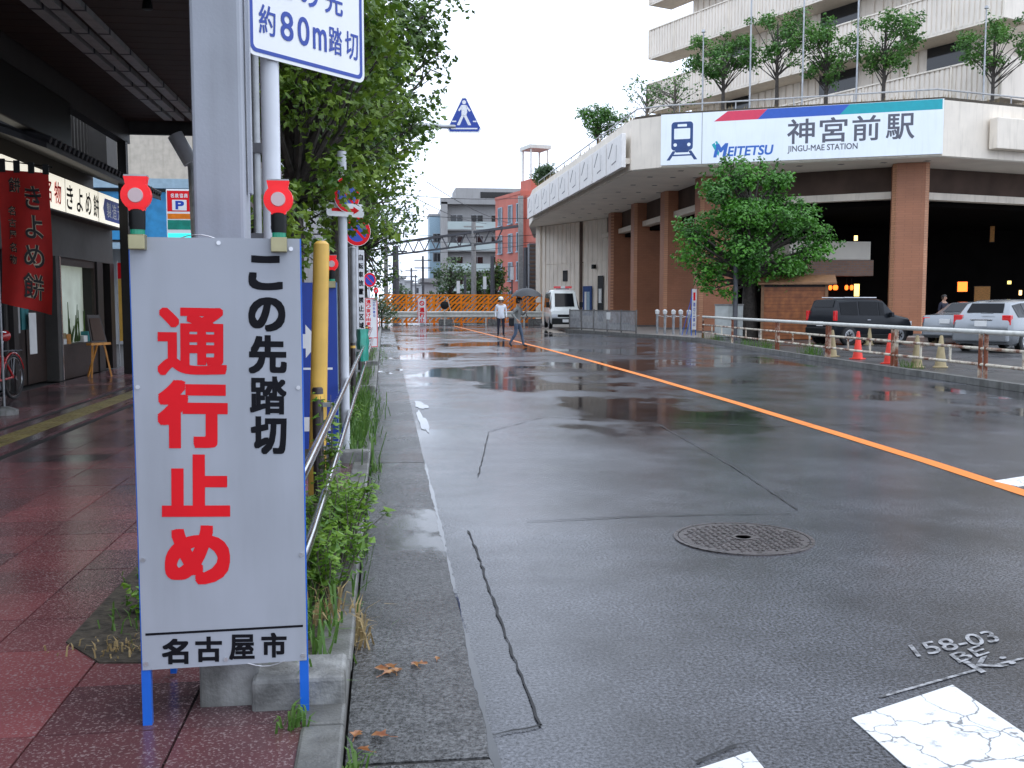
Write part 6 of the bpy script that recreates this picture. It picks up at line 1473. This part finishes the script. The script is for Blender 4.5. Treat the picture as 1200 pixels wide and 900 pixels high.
MB().tube([(0, 0, -.12), (0, 0, .72)], .008, 8).build('shaft', 'galvanised', um); MB().tube([(0, 0, -.12), (0, 0, -.2), (.03, 0, -.23), (.05, 0, -.2)], .014, 8).build('handle', 'wood_dark', um, smooth=True)
mb = MB(); n_ = 32; rows = []
for k in range(7):
    a = k / 6; rr = .56 * a; z = .74 - .26 * a ** 2.2
    rows.append([(rr * (1 - .05 * a * abs(math.sin(4 * b))) * math.cos(b), rr * (1 - .05 * a * abs(math.sin(4 * b))) * math.sin(b), z - .03 * a * abs(math.cos(4 * b))) for b in [2 * math.pi * j / n_ for j in range(n_)]])
mb.add(sum(rows, []), [(i * n_ + j, i * n_ + (j + 1) % n_, (i + 1) * n_ + (j + 1) % n_, (i + 1) * n_ + j) for i in range(6) for j in range(n_)]); mb.build('canopy', 'umbrella', um, smooth=True)
for k in range(8):
    a = 2 * math.pi * k / 8; MB().tube([(0, 0, .715), (.3 * math.cos(a), .3 * math.sin(a), .64), (.55 * math.cos(a), .55 * math.sin(a), .445)], .004, 5).build('rib', 'galvanised', um)
MB().tube([(0, 0, .74), (0, 0, .8)], [.008, .004], 6).build('tip', 'galvanised', um)
Rz = Matrix.Rotation(R(65), 4, 'Z')
b = thing('shoulder_bag', 'black shoulder bag hanging at the walking person side', 'bag', (g.x, g.y, 0), R(65))
MB().box(.17, .29, .02, .36, .72, 1.0).build('bag', 'shoe', b, bevel=.03); MB().tube([(.23, .19, .98), (.24, .05, 1.3), (.19, -.03, 1.42), (.02, -.02, 1.4)], .012, 6).build('strap', 'shoe', b)
g = gy(1106, 355, 37.5)
figure('person in dark clothes standing in the station entrance beyond the silver sedan', (g.x, g.y, .1), R(20), STAND, dict(top='trousers_navy', trousers='shoe', hem=.86))

# ================================================================== ROAD BARRIER AND THE CROSSING BEYOND
xa, xb = -.35, 10.8; NB = 6; bw = (xb - xa) / NB; BY = 68.0
ords = ['first section of the orange barrier from the leafy bush', 'second section of the orange barrier from the bush, behind the red sign', 'third section of the orange barrier, behind the lamp stand', 'fourth section of the orange barrier, left of the helmeted person', 'fifth section of the orange barrier, behind the two people', 'last section of the orange barrier beside the station wall']
sl_m = None
for k in range(NB):
    t = thing('orange_barrier', ords[k] , 'barrier', (xa + k * bw, BY, 0), 0, 'orange barrier sections across the road')
    for x in (.03, bw - .03): MB().box(x - .03, x + .03, -.03, .03, 0, 2.08).build('post', 'barrier_orange', t)
    for z in (.15, .8, 1.45, 2.0): MB().box(.06, bw - .06, -.025, .025, z, z + .08).build('rail', 'barrier_orange', t)
    if sl_m is None: sl_m = MB().prism([(0, -.012, 0), (.17, -.012, 0), (.7, -.012, .64), (.53, -.012, .64)], (0, .024, 0)).mesh('slat', 'barrier_orange')
    for z in (.235, .885, 1.535):
        for i in range(6 if k < NB - 1 else 4):
            o = link('slat', sl_m, t, (.06 + i * bw / 6, 0, z)); o.scale.z = .88 if z < 1.5 else .72
    for x in (.03, bw - .03): MB().box(x - .05, x + .05, -.3, .3, 0, .06).build('foot', 'barrier_orange', t)
t = thing('guard_rail', 'white steel guard rail standing in front of the orange barrier', 'guard rail', (0, BY - 1.2, 0))
prof = [(0, .52), (-.05, .56), (-.05, .66), (0, .7), (0, .76), (-.05, .8), (-.05, .9), (0, .94), (.012, .94), (.012, .52)]
MB().prism([(xa - .1, y, z) for y, z in prof], (xb - xa - .1, 0, 0)).build('beam', 'guard_white', t)
for x in (1.2, 4.0, 6.8, 9.4): MB().tube([(x, .08, 0), (x, .08, .9)], .06, 10).build('post', 'guard_white', t)
for x, lb_ in ((4.1, 'grey concrete weight under the guard rail near the red sign'), (7.4, 'grey concrete weight under the guard rail left of the helmeted person'), (10.2, 'pale concrete weight at the station end of the guard rail')):
    tag(MB().box(-.45, .45, -.25, .25, 0, .42).build('concrete_weight', 'concrete', None, (x, BY - .75, 0), bevel=.03), lb_, 'concrete weight', 'weights under the guard rail')
q = gy(494.5, 368, BY - 1.7)
t = thing('closed_sign', 'narrow pink and red upright sign before the orange barrier', 'sign', (q.x, q.y, 0))
MB().box(-.3, .3, -.02, .02, .15, 1.75).build('panel', 'sign_white', t); MB().box(-.12, .12, .02, .2, 0, .15).build('foot', 'galvanised', t)
mb = MB(); disc(mb, 0, 1.48, .17, -.022, 20, 0, .1); mb.bar((-.09, -.0222, 1.56), (.09, -.0222, 1.4), .001, .05, up=(1, 0, 1))
for i, ch in enumerate('通行止'): write_rect(mb, ch, -.17, .17, .88 - i * .34, 1.2 - i * .34, -.0225, .04)
for a, b_, c_, d_ in ((-.29, -.25, .16, 1.74), (.25, .29, .16, 1.74)): mb.box(a, b_, -.0225, -.0205, c_, d_)
mb.build('red_lettering', 'sign_red', t)
q = gy(521, 360, BY - 1.8)
t = thing('lamp_stand', 'thin white stand with a dark round warning light before the barrier', 'lamp stand', (q.x, q.y, 0))
MB().tube([(0, 0, 0), (0, 0, 1.1)], .03, 8).build('stem', 'guard_white', t); MB().lathe([(.1, -.08), (.26, -.05), (.28, 0), (.26, .05), (.1, .08)], 18, (0, 0, 1.35), axis='y').build('light', 'black_plastic', t, smooth=True); MB().lathe([(.22, 0), (.22, .03)], 14).build('base', 'truss', t)
for i, (px_, py_) in enumerate(((501, 366), (529, 362))):
    a = gy(px_, 381, BY - .5); b = gy(px_ - 5, 348, BY - .5)
    tag(MB().tube([(a.x + .2, a.y, 0), b], .035, 6).build('white_prop', 'guard_white'), ['white slanting prop near the red sign on the barrier', 'white slanting prop past the lamp stand on the barrier'][i], 'prop')

# ------------------------------------------------------------------ railway: truss gantry, masts, wires
GY0, GY1 = 100.0, 88.0
a, b = gy(452, 286, GY0), gy(611, 264.5, GY1)
g_ = thing('overhead_gantry', 'dark steel truss gantry spanning the railway behind the barrier', 'gantry')
def lerp3(p, q, u): return Vector(p).lerp(Vector(q), u)
dz = Vector((0, 0, -1.15)); mid = .62
MB().bar(a, b, .22, .22).build('upper_chord', 'truss', g_); MB().bar(a + dz, lerp3(a + dz, b + dz * 1.0, mid + .25), .16, .16).build('lower_chord', 'truss', g_)
for k in range(20):
    u0 = (k // 2 + k % 2) / 10 * .87; u1 = (k // 2 + .5) / 10 * .87; p = lerp3(a, b, u0 + .005); q = lerp3(a + dz, b + dz, u1 + .005); MB().bar(p, q, .08, .08).build('web', 'truss', g_)
for p, h in ((lerp3(a, b, .995), None), (a, None)):
    MB().bar((p.x, p.y, 0), (p.x, p.y, p.z + 2.6), .55, .4).build('mast', 'pole_concrete', g_)
def mast(px_, ytop, y_, w_, label, m_='truss', arms=0):
    p = gy(px_, ytop, y_); t = thing('line_mast', label, 'pole', (p.x, p.y, 0), 0, 'poles beside the railway')
    MB().tube([(0, 0, 0), (0, 0, p.z)], [w_ * .6, w_ * .45], 8).build('shaft', m_, t)
    for k in range(arms): MB().box(-.9, .9, -.06, .06, p.z - .5 - k * .8, p.z - .38 - k * .8).build('crossarm', m_, t)
mast(555, 260, 92, .45, 'grey mast in front of the grey apartment block', 'pole_concrete', 1)
mast(495.5, 300, 105, .25, 'thin mast left of the grey apartment block with cross arms', 'truss', 2)
mast(577, 300, 85, .35, 'dark mast in front of the join of the two blocks', 'truss')
mast(616, 290, 84, .4, 'dark short mast before the red building', 'truss')
mast(545, 322, 82, .22, 'short lamp mast behind the barrier', 'truss')
mast(463.5, 288, 80, .5, 'dark pole at the edge of the street trees beyond the barrier', 'truss', 1)
mast(482, 314, 150, .3, 'far utility pole down the street', 'truss', 2); mast(487, 322, 190, .3, 'farther utility pole beside the far street', 'truss', 2); mast(471, 326, 210, .3, 'farthest utility pole in the hazy street', 'truss', 2)
for i, (px_, py_) in enumerate(((537, 335), (568, 330), (600, 319))):
    p = gy(px_, py_, 80); t = thing('signal_lamp', 'white railway signal board on a short post, %s from the bushy tree' % ['first', 'second', 'third'][i], 'signal', (p.x, p.y, 0), 0, 'white signal boards beyond the barrier')
    MB().tube([(0, 0, 0), (0, 0, p.z)], .06, 8).build('post', 'truss', t); MB().box(-.13, .13, -.08, -.02, p.z - .6, p.z + .4).build('plate', 'sign_white', t)
def wire(label, pts, sag=.6, r_=.022):
    a, b = Vector(pts[0]), Vector(pts[1]); P = []
    for k in range(13): u = k / 12; p = a.lerp(b, u); p.z -= sag * 4 * u * (1 - u); P.append(p)
    tag(MB().tube(P, r_, 5).build('overhead_wire', 'wire'), label, 'wire', 'overhead wires beyond the barrier')
W_ = [((440, 225), 70, (645, 230), 82, 'topmost overhead wire crossing the pale sky'), ((440, 249), 72, (700, 252), 80, 'second overhead wire above the grey block'), ((440, 271), 74, (640, 274), 84, 'overhead wire just above the gantry'), ((440, 277), 90, (640, 283), 90, 'overhead wire just below the gantry top'), ((480, 228), 60, (570, 262), 95, 'slanting overhead wire falling toward the mast'), ((500, 213), 60, (600, 262), 90, 'steep slanting overhead wire above the grey roof'), ((440, 315), 95, (640, 308), 95, 'lowest overhead wire before the red building'), ((440, 296), 95, (640, 284), 85, 'overhead wire level with the gantry base')]
for p0, y0_, p1, y1_, lb in W_: wire(lb, (gy(*p0, y0_), gy(*p1, y1_)), .35)

# ------------------------------------------------------------------ far buildings and trees
A0, A1 = gy(519, 240, 150), gy(590, 240, 150)
ap = thing('apartment_block', 'grey apartment block with pale green balconies beyond the railway', 'building', (A0.x, 150, 0))
wid = A1.x - A0.x + 4; top = A0.z
MB().box(0, wid, 0, 14, 0, top).build('wall', 'apartment', ap)
fl = (top - .6) / 5
for k in range(5):
    z = k * fl
    if k: MB().box(.6, wid, -1.3, -.1, z - .15, z + .02).build('balcony_floor', 'apartment', ap); MB().box(.6, wid, -1.34, -1.28, z + .02, z + 1.15).build('balcony_screen', 'balcony_green', ap)
    for i in range(4):
        x = 1.2 + i * wid / 4.3; w = sub('window', ap, (x, -.03, z + .4)); MB().box(0, 1.7, -.02, .02, 0, 1.8).build('pane', 'glass_dark', w); MB().box(.82, .88, -.04, .03, 0, 1.8).build('frame', 'galvanised', w); MB().box(-.06, 1.76, -.05, .02, 1.8, 1.88).build('frame', 'galvanised', w)
MB().box(-.35, .6, -1.4, 0, 0, top + .3).build('fin_wall', 'apartment', ap); MB().box(-.4, wid, -1.4, .2, top, top + .9).build('parapet', 'apartment', ap)
MB().box(2.2, wid, 4, 12, top + .9, top + 3.0).build('penthouse', 'apartment', ap); MB().box(6, wid - .5, 3.9, 3.98, top + 1.4, top + 2.4).build('penthouse_window', 'glass_dark', ap)
a = gy(512, 253, 158); t = thing('slim_block', 'slim pale block at the left edge of the grey apartment block', 'building', (a.x - 1.2, 158, 0)); MB().box(0, 2.4, 0, 6, 0, a.z).build('wall', 'pale_blue', t); MB().box(-.1, 2.5, -.1, 6, a.z, a.z + .3).build('roof', 'wall_grey', t); windows(t, -.03, [1.2], [2, 5, 8, 11], 1.2, 1.3)
B0, B1, B2 = gy(580.5, 234, 118), gy(610.5, 227, 110), gy(640, 229, 116)
rb_ = thing('red_building', 'red four storey building with a rooftop sign frame beyond the barrier', 'building', (B0.x, B0.y, 0), math.atan2(B1.y - B0.y, B1.x - B0.x))
LW = (Vector((B1.x, B1.y, 0)) - Vector((B0.x, B0.y, 0))).length; rt = B1.z
MB().box(0, LW + .0, 0, 5, 0, rt).build('wall', 'brick_red', rb_)
fh = rt / 4.2
for k in range(4):
    for x in (1.3, 4.6, 7.2):
        if x + .6 > LW: continue
        w = sub('window', rb_, (x, -.03, .9 + k * fh)); MB().box(0, 1.0, -.02, .02, 0, 1.9).build('pane', 'glass_dark', w)
        f_ = MB(); f_.box(-.12, 0, -.1, .02, -.1, 2.0); f_.box(1.0, 1.12, -.1, .02, -.1, 2.0); f_.box(0, 1.0, -.1, .02, 1.9, 2.0); f_.box(.47, .53, -.06, -.02, 0, 1.9); f_.box(-.2, 1.2, -.2, .02, -.2, -.1); f_.build('frame', 'pale_blue', w)
MB().box(-.05, LW, -.06, 5, rt, rt + .35).build('parapet', 'brick_red', rb_)
MB().box(LW - .05, LW + 8, .5, 8, 0, rt - .2).build('side_wall', 'brick_red', rb_)
tw_ = sub('roof_tower', rb_, (LW * .55, 1.5, rt)); MB().box(-.2, 2.8, 0, 2.4, 0, 1.8).build('base', 'brick_red', tw_)
for x in (0, 2.4):
    for y in (.1, 2.1): MB().box(x, x + .16, y, y + .16, 1.8, 5.4).build('leg', 'guard_white', tw_)
MB().box(-.2, 2.8, -.1, 2.5, 5.2, 5.6).build('cap', 'guard_white', tw_); MB().tube([(-.1, 0, 1.8), (-.1, 0, 8)], .06, 6).build('aerial', 'guard_white', tw_)
a = gy(626, 300, 100); t = thing('dark_louvre', 'dark upright louvred stack between the red building and the station', 'stack', (a.x - .5, 100, 0)); MB().box(0, 1.6, 0, 1.5, 0, gy(626, 285, 100).z).build('stack', 'truss', t)
me = MB().box(.05, 1.55, -.06, -.005, 0, .25).mesh('louvre', 'station_brown')
for k in range(18): link('louvre', me, t, (0, 0, .3 + k * .4))
def ftree(px_, py0, y_, w_, seed, label, leaf='leaf_far', nm='far_tree'):
    b = gy(px_, 350, y_); h = gy(px_, py0, y_).z; ww = w_ / 1167 * y_ / 2
    tree(nm, label, (b.x, b.y, 0), h * .85, .2, crown_cloud(0, 0, h * .55, ww, ww, h * .45, 40, max(.5, ww * .35), seed, .1), leaf, .32, seed, per=330, group='trees beyond the barrier')
ftree(528, 303, 100, 52, 81, 'broad green tree in front of the grey apartment block'); ftree(560, 312, 96, 30, 82, 'dark green tree beside the dark mast beyond the barrier', 'leaf_dark'); ftree(580, 305, 92, 26, 83, 'dark narrow tree before the red building', 'leaf_dark')
ftree(468, 334, 130, 26, 84, 'low hazy shrub at the far street edge')
for i, (px_, py_, y_, w_, lb) in enumerate([(505, 331, 120, 18, 'low flat roofed house past the railway before the grey block'), (492, 334, 260, 16, 'small pale house far down the street'), (478, 330, 330, 12, 'hazy grey house at the end of the street'), (467, 326, 200, 14, 'pale far house behind the dark pole')]):
    a = gy(px_ - w_ / 2, py_, y_); b = gy(px_ + w_ / 2, py_, y_); t = thing('far_house', lb, 'house', (a.x, y_, 0), 0, 'far houses down the street'); w2 = b.x - a.x
    MB().box(0, w2, 0, 8, 0, a.z).build('wall', 'town', t); MB().box(-.4, w2 + .4, -.5, 8.5, a.z, a.z + .5).build('roof', 'wall_grey', t); windows(t, -.03, [w2 * .3, w2 * .7], [1.0] + ([4.0] if a.z > 6 else []), w2 * .2, 1.4)
